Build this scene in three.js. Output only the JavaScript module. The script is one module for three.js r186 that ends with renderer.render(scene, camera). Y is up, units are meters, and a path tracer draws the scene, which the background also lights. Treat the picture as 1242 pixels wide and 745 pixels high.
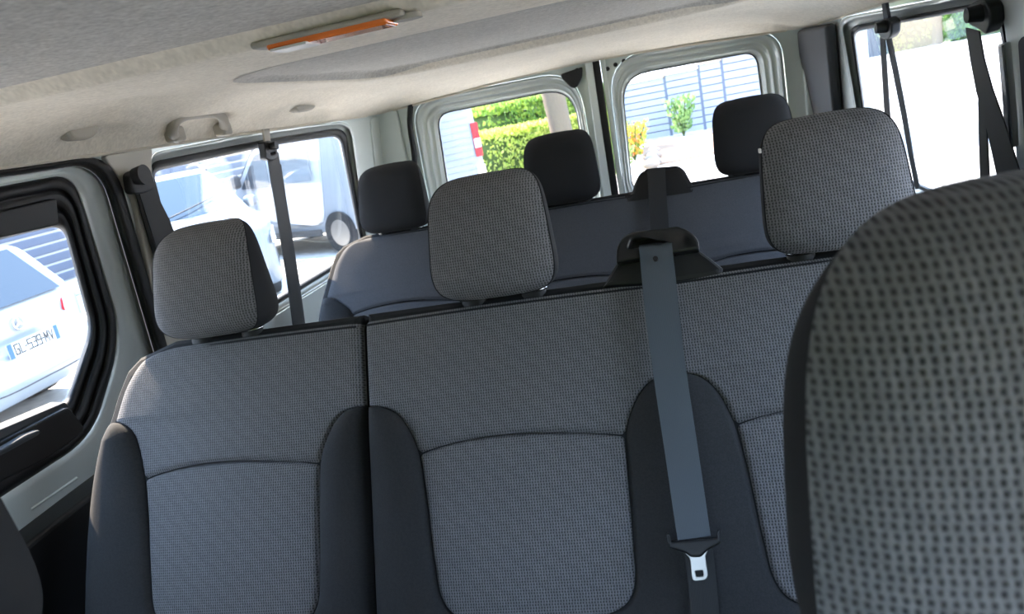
import * as THREE from 'three';
import { RoundedBoxGeometry } from 'three/addons/geometries/RoundedBoxGeometry.js';
import { mergeGeometries } from 'three/addons/utils/BufferGeometryUtils.js';

// ---------------------------------------------------------------- camera, sky, sun, exposure
// Everything is laid out round the middle headrest of the second row (x to the right, y up, z to the
// front of the vehicle); UP lifts it so that the pavement is y = 0.
const UP = 1.5;
const FOCAL = 917.1, CX = 621, CY = 372.5;
const scene = new THREE.Scene();
const camera = new THREE.PerspectiveCamera(2 * Math.atan(CY / FOCAL) * 180 / Math.PI, 1242 / 745, 0.02, 400);
camera.rotation.set(-0.2595, 0.2346, -0.1955, 'YXZ');
camera.position.set(0.2648, 0.1809 + UP, 1.0673);
camera.focus = 1.1;
camera.userData.fStop = 11;
camera.updateMatrixWorld(true);

const renderer = new THREE.WebGLRenderer();
renderer.toneMapping = THREE.LinearToneMapping;
renderer.toneMappingExposure = 2.45;
renderer.shadowMap.enabled = true;

const sunDir = new THREE.Vector3(-0.60, 0.66, -0.40).normalize();
// clear, slightly hazy sky: pale at the horizon, soft blue overhead, the same all round
const SKY_H = 64, SKY_W = 8, skyData = new Float32Array(SKY_W * SKY_H * 4);
for (let j = 0; j < SKY_H; j++) for (let i = 0; i < SKY_W; i++) {
  const el = Math.max(0, (j + 0.5) / SKY_H * 2 - 1), t = Math.pow(el, 0.55), o = (j * SKY_W + i) * 4;
  const low = [0.90, 1.0, 1.12], high = [0.56, 0.92, 1.55];
  for (let k = 0; k < 3; k++) skyData[o + k] = low[k] + (high[k] - low[k]) * t;
  skyData[o + 3] = 1;
}
const sky = new THREE.DataTexture(skyData, SKY_W, SKY_H, THREE.RGBAFormat, THREE.FloatType);
sky.mapping = THREE.EquirectangularReflectionMapping; sky.magFilter = THREE.LinearFilter; sky.needsUpdate = true;
scene.background = sky;
scene.environment = sky;
scene.backgroundIntensity = scene.environmentIntensity = 2.6;

const sun = new THREE.DirectionalLight(0xffecd4, 12.5);
sun.position.copy(sunDir).multiplyScalar(40);
sun.castShadow = true;
Object.assign(sun.shadow.camera, { left: -30, right: 30, top: 30, bottom: -30, near: 1, far: 120 });
sun.shadow.mapSize.set(4096, 4096);
scene.add(sun, sun.target);

// ---------------------------------------------------------------- helpers
const V3 = (x, y, z) => new THREE.Vector3(x, y, z);
const EYE = V3(0.2648, 0.1809, 1.0673);
const lerp = (a, b, t) => a + (b - a) * t;
const clamp = (x, a = 0, b = 1) => Math.min(b, Math.max(a, x));
const smooth = (a, b, x) => { const t = clamp((x - a) / (b - a)); return t * t * (3 - 2 * t); };
let seed = 12345;
const rnd = () => { seed = (seed * 1664525 + 1013904223) >>> 0; return seed / 4294967296; };

function ray(u, v) {
  return V3((u - CX) / FOCAL, -(v - CY) / FOCAL, -1).applyEuler(camera.rotation);
}
function toPx(x, y, z) {
  const d = V3(x, y, z).sub(EYE).applyQuaternion(camera.quaternion.clone().invert());
  return [CX + FOCAL * d.x / -d.z, CY - FOCAL * d.y / -d.z];
}
// a frame: origin O, axes U (along), W (up), N (towards the cabin)
function frame(O, W, N) { const U = W.clone().cross(N).normalize(); return { O, U, W: W.clone().normalize(), N: N.clone().normalize() }; }
const TILT = 0.125;
const LEFT = frame(V3(-0.78, 0.18, 0), V3(TILT, 1, 0).normalize(), V3(1, -TILT, 0).normalize());
const RIGHT = frame(V3(0.77, 0.18, 0), V3(-TILT, 1, 0).normalize(), V3(-1, -TILT, 0).normalize());
const REAR = frame(V3(0, 0, -1.75), V3(0, 1, 0), V3(0, 0, 1));
const REC = 28 * Math.PI / 180;
const SEATF = frame(V3(0, -0.10, 0.03), V3(0, Math.cos(REC), -Math.sin(REC)), V3(0, Math.sin(REC), Math.cos(REC)));
const SEATF3 = frame(V3(0, -0.10, -0.84), V3(0, Math.cos(REC), -Math.sin(REC)), V3(0, Math.sin(REC), Math.cos(REC)));

function hit3(F, e, u, v) {
  const d = ray(u, v), o = F.O.clone().addScaledVector(F.N, -e).sub(EYE);
  return EYE.clone().addScaledVector(d, o.dot(F.N) / d.dot(F.N));
}
function hit(F, e, u, v) { const p = hit3(F, e, u, v).sub(F.O); return new THREE.Vector2(p.dot(F.U), p.dot(F.W)); }
function local(F, x, y, z) { const p = V3(x, y, z).sub(F.O); return new THREE.Vector2(p.dot(F.U), p.dot(F.W)); }
function at(F, a, b, n = 0) { return F.O.clone().addScaledVector(F.U, a).addScaledVector(F.W, b).addScaledVector(F.N, n); }

// polygon with rounded corners: [[u, v, r], ...]
function rpoly(c, n = 7) {
  const out = [];
  for (let i = 0; i < c.length; i++) {
    const p = c[i], a = c[(i + c.length - 1) % c.length], b = c[(i + 1) % c.length];
    const la = Math.hypot(a[0] - p[0], a[1] - p[1]), lb = Math.hypot(b[0] - p[0], b[1] - p[1]);
    const r = p[2] || 0, ra = Math.min(r, la * 0.49), rb = Math.min(r, lb * 0.49);
    const A = [p[0] + (a[0] - p[0]) * ra / la, p[1] + (a[1] - p[1]) * ra / la];
    const B = [p[0] + (b[0] - p[0]) * rb / lb, p[1] + (b[1] - p[1]) * rb / lb];
    for (let k = 0; k <= n; k++) {
      const t = k / n, s = 1 - t;
      out.push([s * s * A[0] + 2 * s * t * p[0] + t * t * B[0], s * s * A[1] + 2 * s * t * p[1] + t * t * B[1]]);
    }
  }
  return out;
}
function toFrame(F, e, d, thick) {   // extruded shape (front face at +z = d) into the frame, its front face e behind the plane
  const m = new THREE.Matrix4().makeBasis(F.U, F.W, F.N);
  m.setPosition(F.O.clone().addScaledVector(F.N, -(e + thick)));
  return m;
}
function slab(F, e, thick, pts, holes = [], bevel = 0) {     // pts in frame metres
  const ccw = (p) => { const v = p.map((q) => q.isVector2 ? q : new THREE.Vector2(q[0], q[1])); return THREE.ShapeUtils.isClockWise(v) ? v.reverse() : v; };
  const s = new THREE.Shape(ccw(pts));
  for (const h of holes) s.holes.push(new THREE.Path(ccw(h).reverse()));
  const b = Math.min(bevel, thick * 0.49);
  const g = new THREE.ExtrudeGeometry(s, b ? { depth: thick - 2 * b, bevelEnabled: true, bevelThickness: b, bevelSize: b, bevelOffset: -b, bevelSegments: 3 } : { depth: thick, bevelEnabled: false });
  if (b) g.translate(0, 0, b);
  g.applyMatrix4(toFrame(F, e, 0, thick));
  return g;
}
const trace = (F, e, px) => px.map(([u, v]) => hit(F, e, u, v));
const plate = (F, e, thick, px, holes = [], bevel = 0) => slab(F, e, thick, trace(F, e, px), holes.map((h) => trace(F, e, h)), bevel);

function gridGeo(nu, nv, fn, closedU = false) {
  const pos = [], uv = [], idx = [], cu = closedU ? nu : nu + 1;
  for (let j = 0; j <= nv; j++) for (let i = 0; i < cu; i++) {
    const r = fn(i / nu, j / nv, i, j);
    pos.push(r[0], r[1], r[2]); uv.push(r[3] ?? i / nu, r[4] ?? j / nv);
  }
  for (let j = 0; j < nv; j++) for (let i = 0; i < nu; i++) {
    const a = j * cu + i, b = j * cu + (i + 1) % cu, c = a + cu, d = b + cu;
    idx.push(a, b, d, a, d, c);
  }
  const g = new THREE.BufferGeometry();
  g.setAttribute('position', new THREE.Float32BufferAttribute(pos, 3));
  g.setAttribute('uv', new THREE.Float32BufferAttribute(uv, 2));
  g.setIndex(idx); g.computeVertexNormals();
  return g;
}
// a rim that runs from one pixel outline to another through [t, e] steps
function rim(F, A, B, prof) {
  const n = A.length, rows = prof.length - 1;
  const g = gridGeo(n, rows, (s, t, i, j) => {
    const [k, e] = prof[j], a = A[i % n], b = B[i % n];
    const p = hit3(F, e, lerp(a[0], b[0], k), lerp(a[1], b[1], k));
    return [p.x, p.y, p.z];
  }, true);
  return g;
}
function tube(pts, r, seg = 8, n = 40, closed = false) {
  return new THREE.TubeGeometry(new THREE.CatmullRomCurve3(pts, closed, 'centripetal'), n, r, seg, closed);
}
function mg(list) {
  const l = list.map((g) => { const h = g.index ? g.toNonIndexed() : g; for (const k of Object.keys(h.attributes)) if (!['position', 'normal', 'uv'].includes(k)) h.deleteAttribute(k); return h; });
  return l.length === 1 ? l[0] : mergeGeometries(l);
}
function box(cx, cy, cz, sx, sy, sz, r = 0) {
  const g = r ? new RoundedBoxGeometry(sx, sy, sz, 3, r) : new THREE.BoxGeometry(sx, sy, sz);
  g.translate(cx, cy, cz); return g;
}
const taken = {};
function numbered(name) { const n = taken[name] = (taken[name] ?? -1) + 1; return n ? name + '_' + String(n).padStart(3, '0') : name; }
function thing(name, label, category, group) {
  const o = new THREE.Group(); o.name = numbered(name); o.userData = { label, category }; if (group) o.userData.group = group;
  scene.add(o); return o;
}
function struct(name, label) {
  const o = new THREE.Group(); o.name = name; o.userData = { kind: 'structure', label, category: name.replace(/_.*/, '') }; scene.add(o); return o;
}
function part(parent, name, geo, mat, label) {
  const m = new THREE.Mesh(Array.isArray(geo) ? mg(geo) : geo, mat); m.name = name;
  if (label) m.userData.label = label;
  m.castShadow = m.receiveShadow = true;
  parent.add(m); return m;
}

// ---------------------------------------------------------------- textures and materials
function tex(w, h, fn, srgb) {
  const d = new Uint8Array(w * h * 4);
  for (let y = 0; y < h; y++) for (let x = 0; x < w; x++) {
    const c = fn(x / w, y / h, x, y), o = (y * w + x) * 4;
    for (let k = 0; k < 3; k++) d[o + k] = clamp(Math.round((c.length ? c[k] : c) * 255), 0, 255);
    d[o + 3] = 255;
  }
  const t = new THREE.DataTexture(d, w, h);
  t.wrapS = t.wrapT = THREE.RepeatWrapping; t.magFilter = THREE.LinearFilter; t.minFilter = THREE.LinearMipmapLinearFilter; t.generateMipmaps = true;
  if (srgb) t.colorSpace = THREE.SRGBColorSpace;
  t.needsUpdate = true; return t;
}
function rep(t, sx, sy) { const c = t.clone(); c.repeat.set(1 / sx, 1 / (sy ?? sx)); c.needsUpdate = true; return c; }
// periodic noise on the unit square
function pnoise(u, v, f, z = 0) {
  f = Math.round(f);
  const hash = (a, b) => { const q = Math.sin(((a % f + f) % f) * 127.1 + ((b % f + f) % f) * 311.7 + z * 74.7 + f * 3.3) * 43758.5453; return (q - Math.floor(q)) * 2 - 1; };
  const x = u * f, y = v * f, i = Math.floor(x), j = Math.floor(y), s = (t) => t * t * (3 - 2 * t), a = s(x - i), b = s(y - j);
  return lerp(lerp(hash(i, j), hash(i + 1, j), a), lerp(hash(i, j + 1), hash(i + 1, j + 1), a), b) * 0.6;
}
// waffle knit: 8 x 8 cells to a tile, a raised thread grid round sunken dark eyelets
const CELL = 0.0038, NC = 8;
const waffle = (u, v) => {
  const row = Math.floor(v * NC), fx = (u * NC + (row % 2) * 0.18) % 1, fy = (v * NC) % 1;
  const dx = (fx - 0.5) / 0.27, dy = (fy - 0.5) / 0.31;
  const pit = Math.exp(-((dx * dx) ** 1.3 + (dy * dy) ** 1.3) * 1.1);
  return 1 - pit;
};
const waffleCol = tex(256, 256, (u, v) => {
  const h = waffle(u, v), n = 0.05 * pnoise(u, v, 40) + 0.03 * pnoise(u, v, 9, 4);
  const k = lerp(0.225, 0.445, h) + n + 0.03 * Math.cos(u * NC * Math.PI * 2) ** 3;
  return [k, k * 1.0, k * 1.015];
}, true);
const waffleBump = tex(256, 256, (u, v) => waffle(u, v) * 0.85 + 0.1 * pnoise(u, v, 48));
const weaveCol = tex(256, 256, (u, v) => {
  const k = 0.165 + 0.03 * pnoise(u, v, 60) + 0.015 * Math.sin(u * 64 * Math.PI * 2) * Math.sin(v * 64 * Math.PI * 2);
  return [k, k * 1.01, k * 1.04];
}, true);
const rearCol = tex(256, 256, (u, v) => { const k = 0.30 + 0.03 * pnoise(u, v, 60); return [k * 0.98, k, k * 1.05]; }, true);
const weaveBump = tex(256, 256, (u, v) => 0.5 + 0.3 * Math.sin(u * 64 * Math.PI * 2) * Math.sin(v * 64 * Math.PI * 2) + 0.2 * pnoise(u, v, 60));
const feltBump = tex(512, 512, (u, v) => 0.5 + 0.35 * pnoise(u, v, 90) + 0.3 * pnoise(u, v, 45, 3) + 0.15 * pnoise(u, v, 18, 8));
const feltCol = tex(512, 512, (u, v) => { const k = 0.055 * pnoise(u, v, 90) + 0.035 * pnoise(u, v, 40, 5) + 0.02 * pnoise(u, v, 6, 2); return [0.87 + k, 0.838 + k, 0.775 + k]; }, true);
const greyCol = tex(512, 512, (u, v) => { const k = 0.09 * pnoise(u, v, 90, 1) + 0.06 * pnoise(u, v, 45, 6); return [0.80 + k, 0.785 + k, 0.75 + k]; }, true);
const webBump = tex(64, 64, (u, v) => 0.5 + 0.3 * Math.sin(u * Math.PI * 2 * 4) * (0.6 + 0.4 * Math.sin(v * Math.PI * 2 * 8)));
const grainBump = tex(256, 256, (u, v) => 0.5 + 0.4 * pnoise(u, v, 50) + 0.2 * pnoise(u, v, 24, 5));

const std = (o) => new THREE.MeshStandardMaterial({ side: THREE.DoubleSide, ...o });
const M = {};
const WT = CELL * NC;
M.waffle = std({ map: rep(waffleCol, WT), bumpMap: rep(waffleBump, WT), bumpScale: 0.0006, roughness: 0.95 });
M.plain = std({ map: rep(weaveCol, 0.08), bumpMap: rep(weaveBump, 0.08), bumpScale: 0.0002, roughness: 0.95 });
M.plainRear = std({ map: rep(rearCol, 0.08), bumpMap: rep(weaveBump, 0.08), bumpScale: 0.0002, roughness: 0.95 });
M.dark = std({ color: 0x17181a, bumpMap: rep(weaveBump, 0.06), bumpScale: 0.0002, roughness: 0.9 });
M.thread = std({ color: 0x1c1d20, roughness: 0.9 });
M.felt = std({ map: rep(feltCol, 0.30), bumpMap: rep(feltBump, 0.30), bumpScale: 0.0010, roughness: 1 });
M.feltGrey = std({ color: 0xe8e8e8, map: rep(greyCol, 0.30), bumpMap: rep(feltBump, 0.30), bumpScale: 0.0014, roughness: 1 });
M.handle = std({ color: 0xa39d90, roughness: 0.6, bumpMap: rep(grainBump, 0.05), bumpScale: 0.00015 });
M.pillar = std({ color: 0xb9b5aa, roughness: 0.65, bumpMap: rep(grainBump, 0.05), bumpScale: 0.00015 });
M.black = std({ color: 0x101113, roughness: 0.5, bumpMap: rep(grainBump, 0.04), bumpScale: 0.00012 });
M.rubber = std({ color: 0x0c0d0e, roughness: 0.6 });
M.greyTrim = std({ color: 0x3b3d40, roughness: 0.75, bumpMap: rep(grainBump, 0.05), bumpScale: 0.0002 });
M.satin = std({ color: 0x1e1e1e, roughness: 0.3 });
M.chrome = std({ color: 0xc9c9c6, metalness: 1, roughness: 0.22 });
M.steel = std({ color: 0xb7b5b0, metalness: 0.85, roughness: 0.35 });
M.paint = new THREE.MeshPhysicalMaterial({ color: 0xd6ddda, metalness: 0.3, roughness: 0.38, clearcoat: 0.6, clearcoatRoughness: 0.12, side: THREE.DoubleSide });
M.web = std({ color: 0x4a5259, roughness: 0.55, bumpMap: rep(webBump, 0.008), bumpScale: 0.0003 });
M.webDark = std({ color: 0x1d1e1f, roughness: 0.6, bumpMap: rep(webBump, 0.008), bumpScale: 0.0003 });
M.glass = new THREE.MeshPhysicalMaterial({ color: 0xffffff, transmission: 1, thickness: 0, roughness: 0, ior: 1.45 });
M.orange = new THREE.MeshPhysicalMaterial({ color: 0xe8772a, roughness: 0.25, clearcoat: 0.6, side: THREE.DoubleSide });
M.white = std({ color: 0xd8d6cf, roughness: 0.4 });
M.carpet = std({ color: 0x1a1b1c, roughness: 1, bumpMap: rep(feltBump, 0.2), bumpScale: 0.002 });

// ---------------------------------------------------------------- cabin shell
// outlines in photograph pixels
const gapTop = [721.5, 73], gapBot = toPx(0.05, -0.95, -1.75);
const P = toPx;
const withR = (p, r) => [p[0], p[1], r];
const rearLGlass = rpoly([[531, 139.5, 16], [693, 107, 34], withR(P(-0.03, -0.22, -1.75), 20), withR(P(-0.57, -0.22, -1.75), 20)]);
const rearLRim = rpoly([[498, 123, 34], [699, 84, 46], withR(P(0.005, -0.28, -1.75), 26), withR(P(-0.655, -0.28, -1.75), 26)]);
const rearRGlass = rpoly([[754.5, 93.6, 32], [916, 63.5, 16], withR(P(0.61, -0.22, -1.75), 20), withR(P(0.125, -0.22, -1.75), 20)]);
const rearRRim = rpoly([[736, 69, 52], [946, 35, 34], withR(P(0.69, -0.28, -1.75), 26), withR(P(0.09, -0.28, -1.75), 26)]);
const quarterLGlass = rpoly([[186, 208.5, 10], [320, 178, 60], [411, 164.5, 12], withR(P(-0.828, -0.205, -1.42), 16), withR(P(-0.829, -0.208, -0.40), 16)]);
const quarterLGasket = rpoly([[181, 197, 12], [320, 169, 60], [419, 154, 16], withR(P(-0.829, -0.225, -1.455), 18), withR(P(-0.830, -0.228, -0.38), 18)]);
const quarterLTrim = rpoly([[181, 186, 16], [320, 158, 60], [426, 146, 18], withR(P(-0.831, -0.25, -1.49), 20), withR(P(-0.832, -0.252, -0.35), 20)]);
const quarterRGlass = rpoly([[1036.5, 38.5, 10], [1163, 15, 30], [1207, 5, 10], withR(P(0.813, -0.175, -0.24), 16), withR(P(0.812, -0.165, -1.20), 16)]);
const quarterRGasket = rpoly([[1030, 32, 12], [1163, 8, 30], [1212, -2, 10], withR(P(0.815, -0.19, -0.22), 16), withR(P(0.814, -0.18, -1.235), 16)]);
const quarterRTrim = rpoly([[1016, 22, 16], [1163, -6, 30], [1220, -17, 10], withR(P(0.818, -0.225, -0.18), 16), withR(P(0.818, -0.22, -1.30), 16)]);
// sliding door
const slideGlass = rpoly([withR(P(-0.82, 0.125, 0.62), 40), [30, 283.5, 5], [76, 273, 18], [109, 398, 18], [80, 487, 8], [0, 521, 5], withR(P(-0.83, -0.165, 0.62), 40)]);
const slideBlack = rpoly([withR(P(-0.78, 0.205, 0.72), 60), [35, 220, 40], [88, 210, 34], [148, 408, 46], [112, 531, 40], [0, 604, 40], withR(P(-0.84, -0.27, 0.72), 60)]);
const slideDoor = rpoly([withR(P(-0.77, 0.235, 0.80), 40), [40, 210, 40], [118, 196, 46], [205, 490, 40], [215, 590, 10], withR(P(-0.87, -0.55, -0.215), 10), withR(P(-0.9, -0.75, 0.8), 40)]);
const slideSealOut = rpoly([withR(P(-0.77, 0.255, 0.83), 40), [40, 200, 40], [137, 184, 46], [225, 490, 40], [240, 590, 10], withR(P(-0.87, -0.58, -0.255), 10), withR(P(-0.9, -0.79, 0.83), 40)]);

const L2 = (y, z) => { const x = -0.78 + TILT * (y - 0.18); return local(LEFT, x, y, z); };
const R2 = (y, z) => { const x = 0.77 - TILT * (y - 0.18); return local(RIGHT, x, y, z); };
const rectOn = (f, y0, y1, z0, z1, r = 0.05) => rpoly([[...f(y0, z0).toArray(), r], [...f(y0, z1).toArray(), r], [...f(y1, z1).toArray(), r], [...f(y1, z0).toArray(), r]]).map((p) => new THREE.Vector2(p[0], p[1]));

const frontHole = (f, g = 0) => rpoly([[-0.27 - g, 0.88 - g], [-0.27 - g, 1.98 + g], [0.0, 1.62 + g], [0.19 + g, 1.37 + g], [0.19 + g, 0.88 - g]].map(([y, z]) => [...f(y, z).toArray(), 0.05])).map((p) => new THREE.Vector2(p[0], p[1]));
const floor = struct('floor', 'dark cabin floor under the seats');
part(floor, 'floor_panel', box(0, -1.0, 0.2, 1.9, 0.06, 4.2), M.carpet);

const wallL = struct('wall_left', 'silver painted metal side wall with the sliding door');
{
  const out = [[-1.0, -1.85], [-1.0, 2.3], [-0.3, 2.25], [0.30, 1.28], [0.30, -1.85]].map(([y, z]) => L2(y, z));
  const holes = [trace(LEFT, 0, quarterLTrim), trace(LEFT, 0, slideSealOut), frontHole(L2)];
  part(wallL, 'body_side', slab(LEFT, 0, 0.03, out, holes, 0.003), M.paint);
  part(wallL, 'window_surround', rim(LEFT, quarterLTrim, quarterLGasket, [[0, 0], [0.25, -0.008], [0.45, 0.002], [0.7, 0.008], [1, 0.012]]), M.paint);
}
const wallR = struct('wall_right', 'silver painted metal side wall opposite the sliding door');
{
  const out = [[-1.0, -1.85], [-1.0, 2.3], [-0.3, 2.25], [0.30, 1.28], [0.30, -1.85]].map(([y, z]) => R2(y, z));
  const holes = [trace(RIGHT, 0, quarterRTrim), rectOn(R2, -0.18, 0.17, -0.04, 0.76, 0.06), frontHole(R2)];
  part(wallR, 'body_side', slab(RIGHT, 0, 0.03, out, holes, 0.003), M.paint);
  part(wallR, 'window_surround', rim(RIGHT, quarterRTrim, quarterRGasket, [[0, 0], [0.25, -0.008], [0.45, 0.002], [0.7, 0.008], [1, 0.012]]), M.paint);
}
// windows in the sides
function sideWindow(n, F, glass, gasket, label) {
  const w = struct('window_' + n, label);
  part(w, 'gasket', rim(F, gasket, glass, [[0, 0.012], [0.15, 0.0], [0.35, 0.004], [0.5, 0.0], [0.8, 0.008], [1, 0.02]]), M.rubber);
  part(w, 'pane', plate(F, 0.018, 0.004, glass), M.glass);
  return w;
}
sideWindow(1, LEFT, quarterLGlass, quarterLGasket, 'rear side window behind the sliding door, black rubber gasket');
sideWindow(2, RIGHT, quarterRGlass, quarterRGasket, 'rear side window beside the road, black rubber gasket');

// sliding door: painted panel, black window frame, sliding pane
const slide = struct('door_1', 'silver sliding side door with black framed window');
{
  const F = LEFT;
  part(slide, 'door_panel', rim(F, slideDoor, slideBlack, [[0, 0.02], [0.2, 0.012], [0.45, 0.02], [0.75, 0.018], [0.93, 0.006], [1, 0.012]]), M.paint);
  part(slide, 'rubber_seal', rim(F, slideSealOut, slideDoor, [[0, 0.006], [0.1, -0.012], [0.35, -0.02], [0.6, -0.016], [0.85, -0.004], [1, 0.022]]), M.rubber);
  part(slide, 'window_frame', rim(F, slideBlack, slideGlass, [[0, 0.012], [0.06, 0.0], [0.22, -0.002], [0.26, 0.008], [0.32, 0.009], [0.36, 0.002], [0.55, 0.004], [0.6, 0.016], [0.68, 0.016], [0.72, 0.01], [0.9, 0.014], [1, 0.03]]), M.black);
  part(slide, 'pane', plate(F, 0.026, 0.004, slideGlass), M.glass);
  part(slide, 'blind_cassette', plate(F, -0.008, 0.03, rpoly([[-60, 271, 2], [69, 240.5, 3], [72, 273, 3], [-60, 303, 2]], 3), [], 0.003), M.black);
  const ledge = plate(F, -0.012, 0.04, rpoly([[-60, 562, 2], [0, 537, 2], [84, 493, 6], [106, 522, 10], [60, 556, 8], [-60, 615, 4]], 4), [], 0.004);
  part(slide, 'sill_trim', ledge, M.black);
  part(slide, 'sill_strip', plate(F, -0.002, 0.03, [[-60, 547], [0, 521.5], [79, 488], [84, 492.5], [0, 536], [-60, 561]], [], 0.002), M.greyTrim);
  part(slide, 'latch', plate(F, -0.026, 0.016, rpoly([[-30, 561, 3], [10, 541, 3], [34, 527, 6], [50, 521, 4], [50, 527, 4], [10, 549, 3], [-30, 569, 3]], 3), [], 0.004), M.greyTrim);
  part(slide, 'lower_trim', plate(F, -0.03, 0.06, [[-40, 716], [30, 664], [102, 607], [240, 500], P(-0.88, -0.55, -0.25), P(-0.93, -0.95, -0.25), P(-0.93, -0.95, 0.8), P(-0.88, -0.40, 0.8)], [], 0.008), M.black);
  for (const [a, b] of [[[37, 618], [93, 580]], [[82, 608], [104, 590]]]) {
    part(slide, 'pressed_bead', tube([0, 0.5, 1].map((t) => hit3(F, 0.017, lerp(a[0], b[0], t), lerp(a[1], b[1], t))), 0.003, 6, 8), M.paint);
  }
}
// trims of the left pillars
const trim1 = struct('trim_1', 'light grey pillar cover between sliding door and rear side window');
part(trim1, 'pillar_cover', plate(LEFT, -0.012, 0.012, rpoly([[126, 189, 6], [186, 178, 8], [184, 200, 10], [188, 250, 5], [235, 400, 4], [232, 460, 4], [214, 460, 4], [190, 370, 4], [163, 240, 6]], 3), [], 0.003), M.pillar);
const trim2 = struct('trim_2', 'pressed panel on the rear pillar by the left rear door');
part(trim2, 'pressed_panel', plate(LEFT, -0.006, 0.008, rpoly([[450, 143, 5], [472, 138, 7], [489, 260, 4], [462, 265, 4]], 4), [], 0.002), M.paint);

// rear: body frame, two doors
const wallB = struct('wall_rear', 'silver painted rear body frame round the doors');
{
  const s2 = (x, y) => new THREE.Vector2(x, y);
  const opening = [s2(-0.70, -0.95), s2(0.74, -0.95), s2(0.745, 0.30), s2(-0.695, 0.30)];
  part(wallB, 'body_frame', slab(REAR, -0.02, 0.08, [s2(-0.95, -1.0), s2(0.95, -1.0), s2(0.95, 0.34), s2(-0.95, 0.34)], [opening], 0.006), M.paint);
  part(wallB, 'rubber_seal', tube([[490, 300], [503, 201], [497, 150], [498, 126]].map(([u, v]) => hit3(REAR, -0.03, u, v)).reverse(), 0.011, 8, 20), M.rubber);
}
function rearDoor(n, x0, x1, rimPx, glassPx, label) {
  const d = struct('door_' + n, label);
  const s2 = (x, y) => new THREE.Vector2(x, y);
  part(d, 'door_panel', slab(REAR, 0.0, 0.05, [s2(x0, -0.95), s2(x1, -0.95), s2(x1, 0.30), s2(x0, 0.30)], [trace(REAR, 0, rimPx)], 0.004), M.paint);
  const inner = rimPx.map(([u, v], k) => [lerp(u, glassPx[k][0], 0.95), lerp(v, glassPx[k][1], 0.95)]);
  part(d, 'window_surround', rim(REAR, rimPx, inner, [[0, 0.0], [0.06, -0.014], [0.16, -0.018], [0.24, -0.004], [0.42, 0.0], [0.48, -0.006], [0.54, 0.004], [0.72, 0.010], [0.78, 0.005], [0.84, 0.014], [0.96, 0.018], [1, 0.024]]), M.paint);
  part(d, 'gasket', rim(REAR, inner, glassPx, [[0, 0.024], [0.3, 0.018], [0.8, 0.020], [1, 0.034]]), M.rubber);
  part(d, 'pane', plate(REAR, 0.030, 0.004, glassPx), M.glass);
  return d;
}
const doorL = rearDoor(2, -0.71, 0.028, rearLRim, rearLGlass, 'left rear door with window onto the hedge');
const doorR = rearDoor(3, 0.078, 0.76, rearRRim, rearRGlass, 'right rear door with window onto the grey fence');
part(doorL, 'hinge_cover', plate(REAR, -0.022, 0.02, rpoly([[680, 90, 2], [706, 81, 2], [706, 93, 4], [699, 107, 4], [693, 107, 4], [681, 95, 3]], 3), [], 0.003), M.black);
for (const [u, v] of [[700, 84.5], [688, 90.5], [696, 100]]) { const c = hit3(REAR, -0.024, u, v); const g = new THREE.CylinderGeometry(0.006, 0.006, 0.006, 12); g.rotateX(Math.PI / 2); g.translate(c.x, c.y, c.z); part(doorL, 'bolt', g, M.rubber); }
for (const [u, v] of [[737, 83.5], [746.5, 78.5], [756.5, 74]]) { const c = hit3(REAR, -0.002, u, v); const g = new THREE.CylinderGeometry(0.0075, 0.0075, 0.006, 16); g.rotateX(Math.PI / 2); g.translate(c.x, c.y, c.z); part(doorR, 'plug', g, M.rubber); }
// overlap strip and seal between the doors
{
  const strip = (a, b, w, e, th) => plate(REAR, e, th, [[a[0] - w, a[1]], [a[0] + w, a[1] - w * 0.2], [b[0] + w, b[1]], [b[0] - w, b[1]]], [], 0.003);
  part(doorL, 'closing_edge', strip([713, 72], [713 + (gapBot[0] - gapTop[0]), gapBot[1]], 4.5, -0.03, 0.05), M.paint);
  part(doorL, 'rubber_seal', strip([721.5, 70], gapBot, 4.5, -0.02, 0.03), M.rubber);
  part(doorR, 'closing_edge', strip([730, 70], [730 + (gapBot[0] - gapTop[0]), gapBot[1]], 3, -0.012, 0.03), M.paint);
}
// right rear pillar cover
const trim3 = struct('trim_3', 'dark grey pillar cover between the right rear door and side window');
part(trim3, 'pillar_cover', plate(RIGHT, -0.035, 0.03, rpoly([[966, 37, 3], [1000, 31, 3], [1021, 260, 3], [986, 266, 3]], 3), [], 0.01), M.greyTrim);
const trim4 = struct('trim_4', 'grey painted centre pillar by the right side belt');
part(trim4, 'pillar_cover', plate(RIGHT, -0.03, 0.03, rpoly([[1212, -14, 4], [1300, -30, 4], [1310, 260, 4], [1236, 260, 4], [1226, 120, 4]], 3), [], 0.006), M.paint);
part(trim4, 'trim_panel', plate(RIGHT, -0.04, 0.012, rpoly([[1233, 46, 8], [1300, 30, 6], [1310, 240, 6], [1246, 240, 6]], 3), [], 0.004), M.greyTrim);
part(trim4, 'catch', plate(RIGHT, -0.045, 0.012, rpoly([[1209, 54, 2], [1215, 53, 2], [1221, 110, 2], [1226, 180, 2], [1219, 180, 2], [1214, 110, 2]], 3), [], 0.003), M.chrome);

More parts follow.
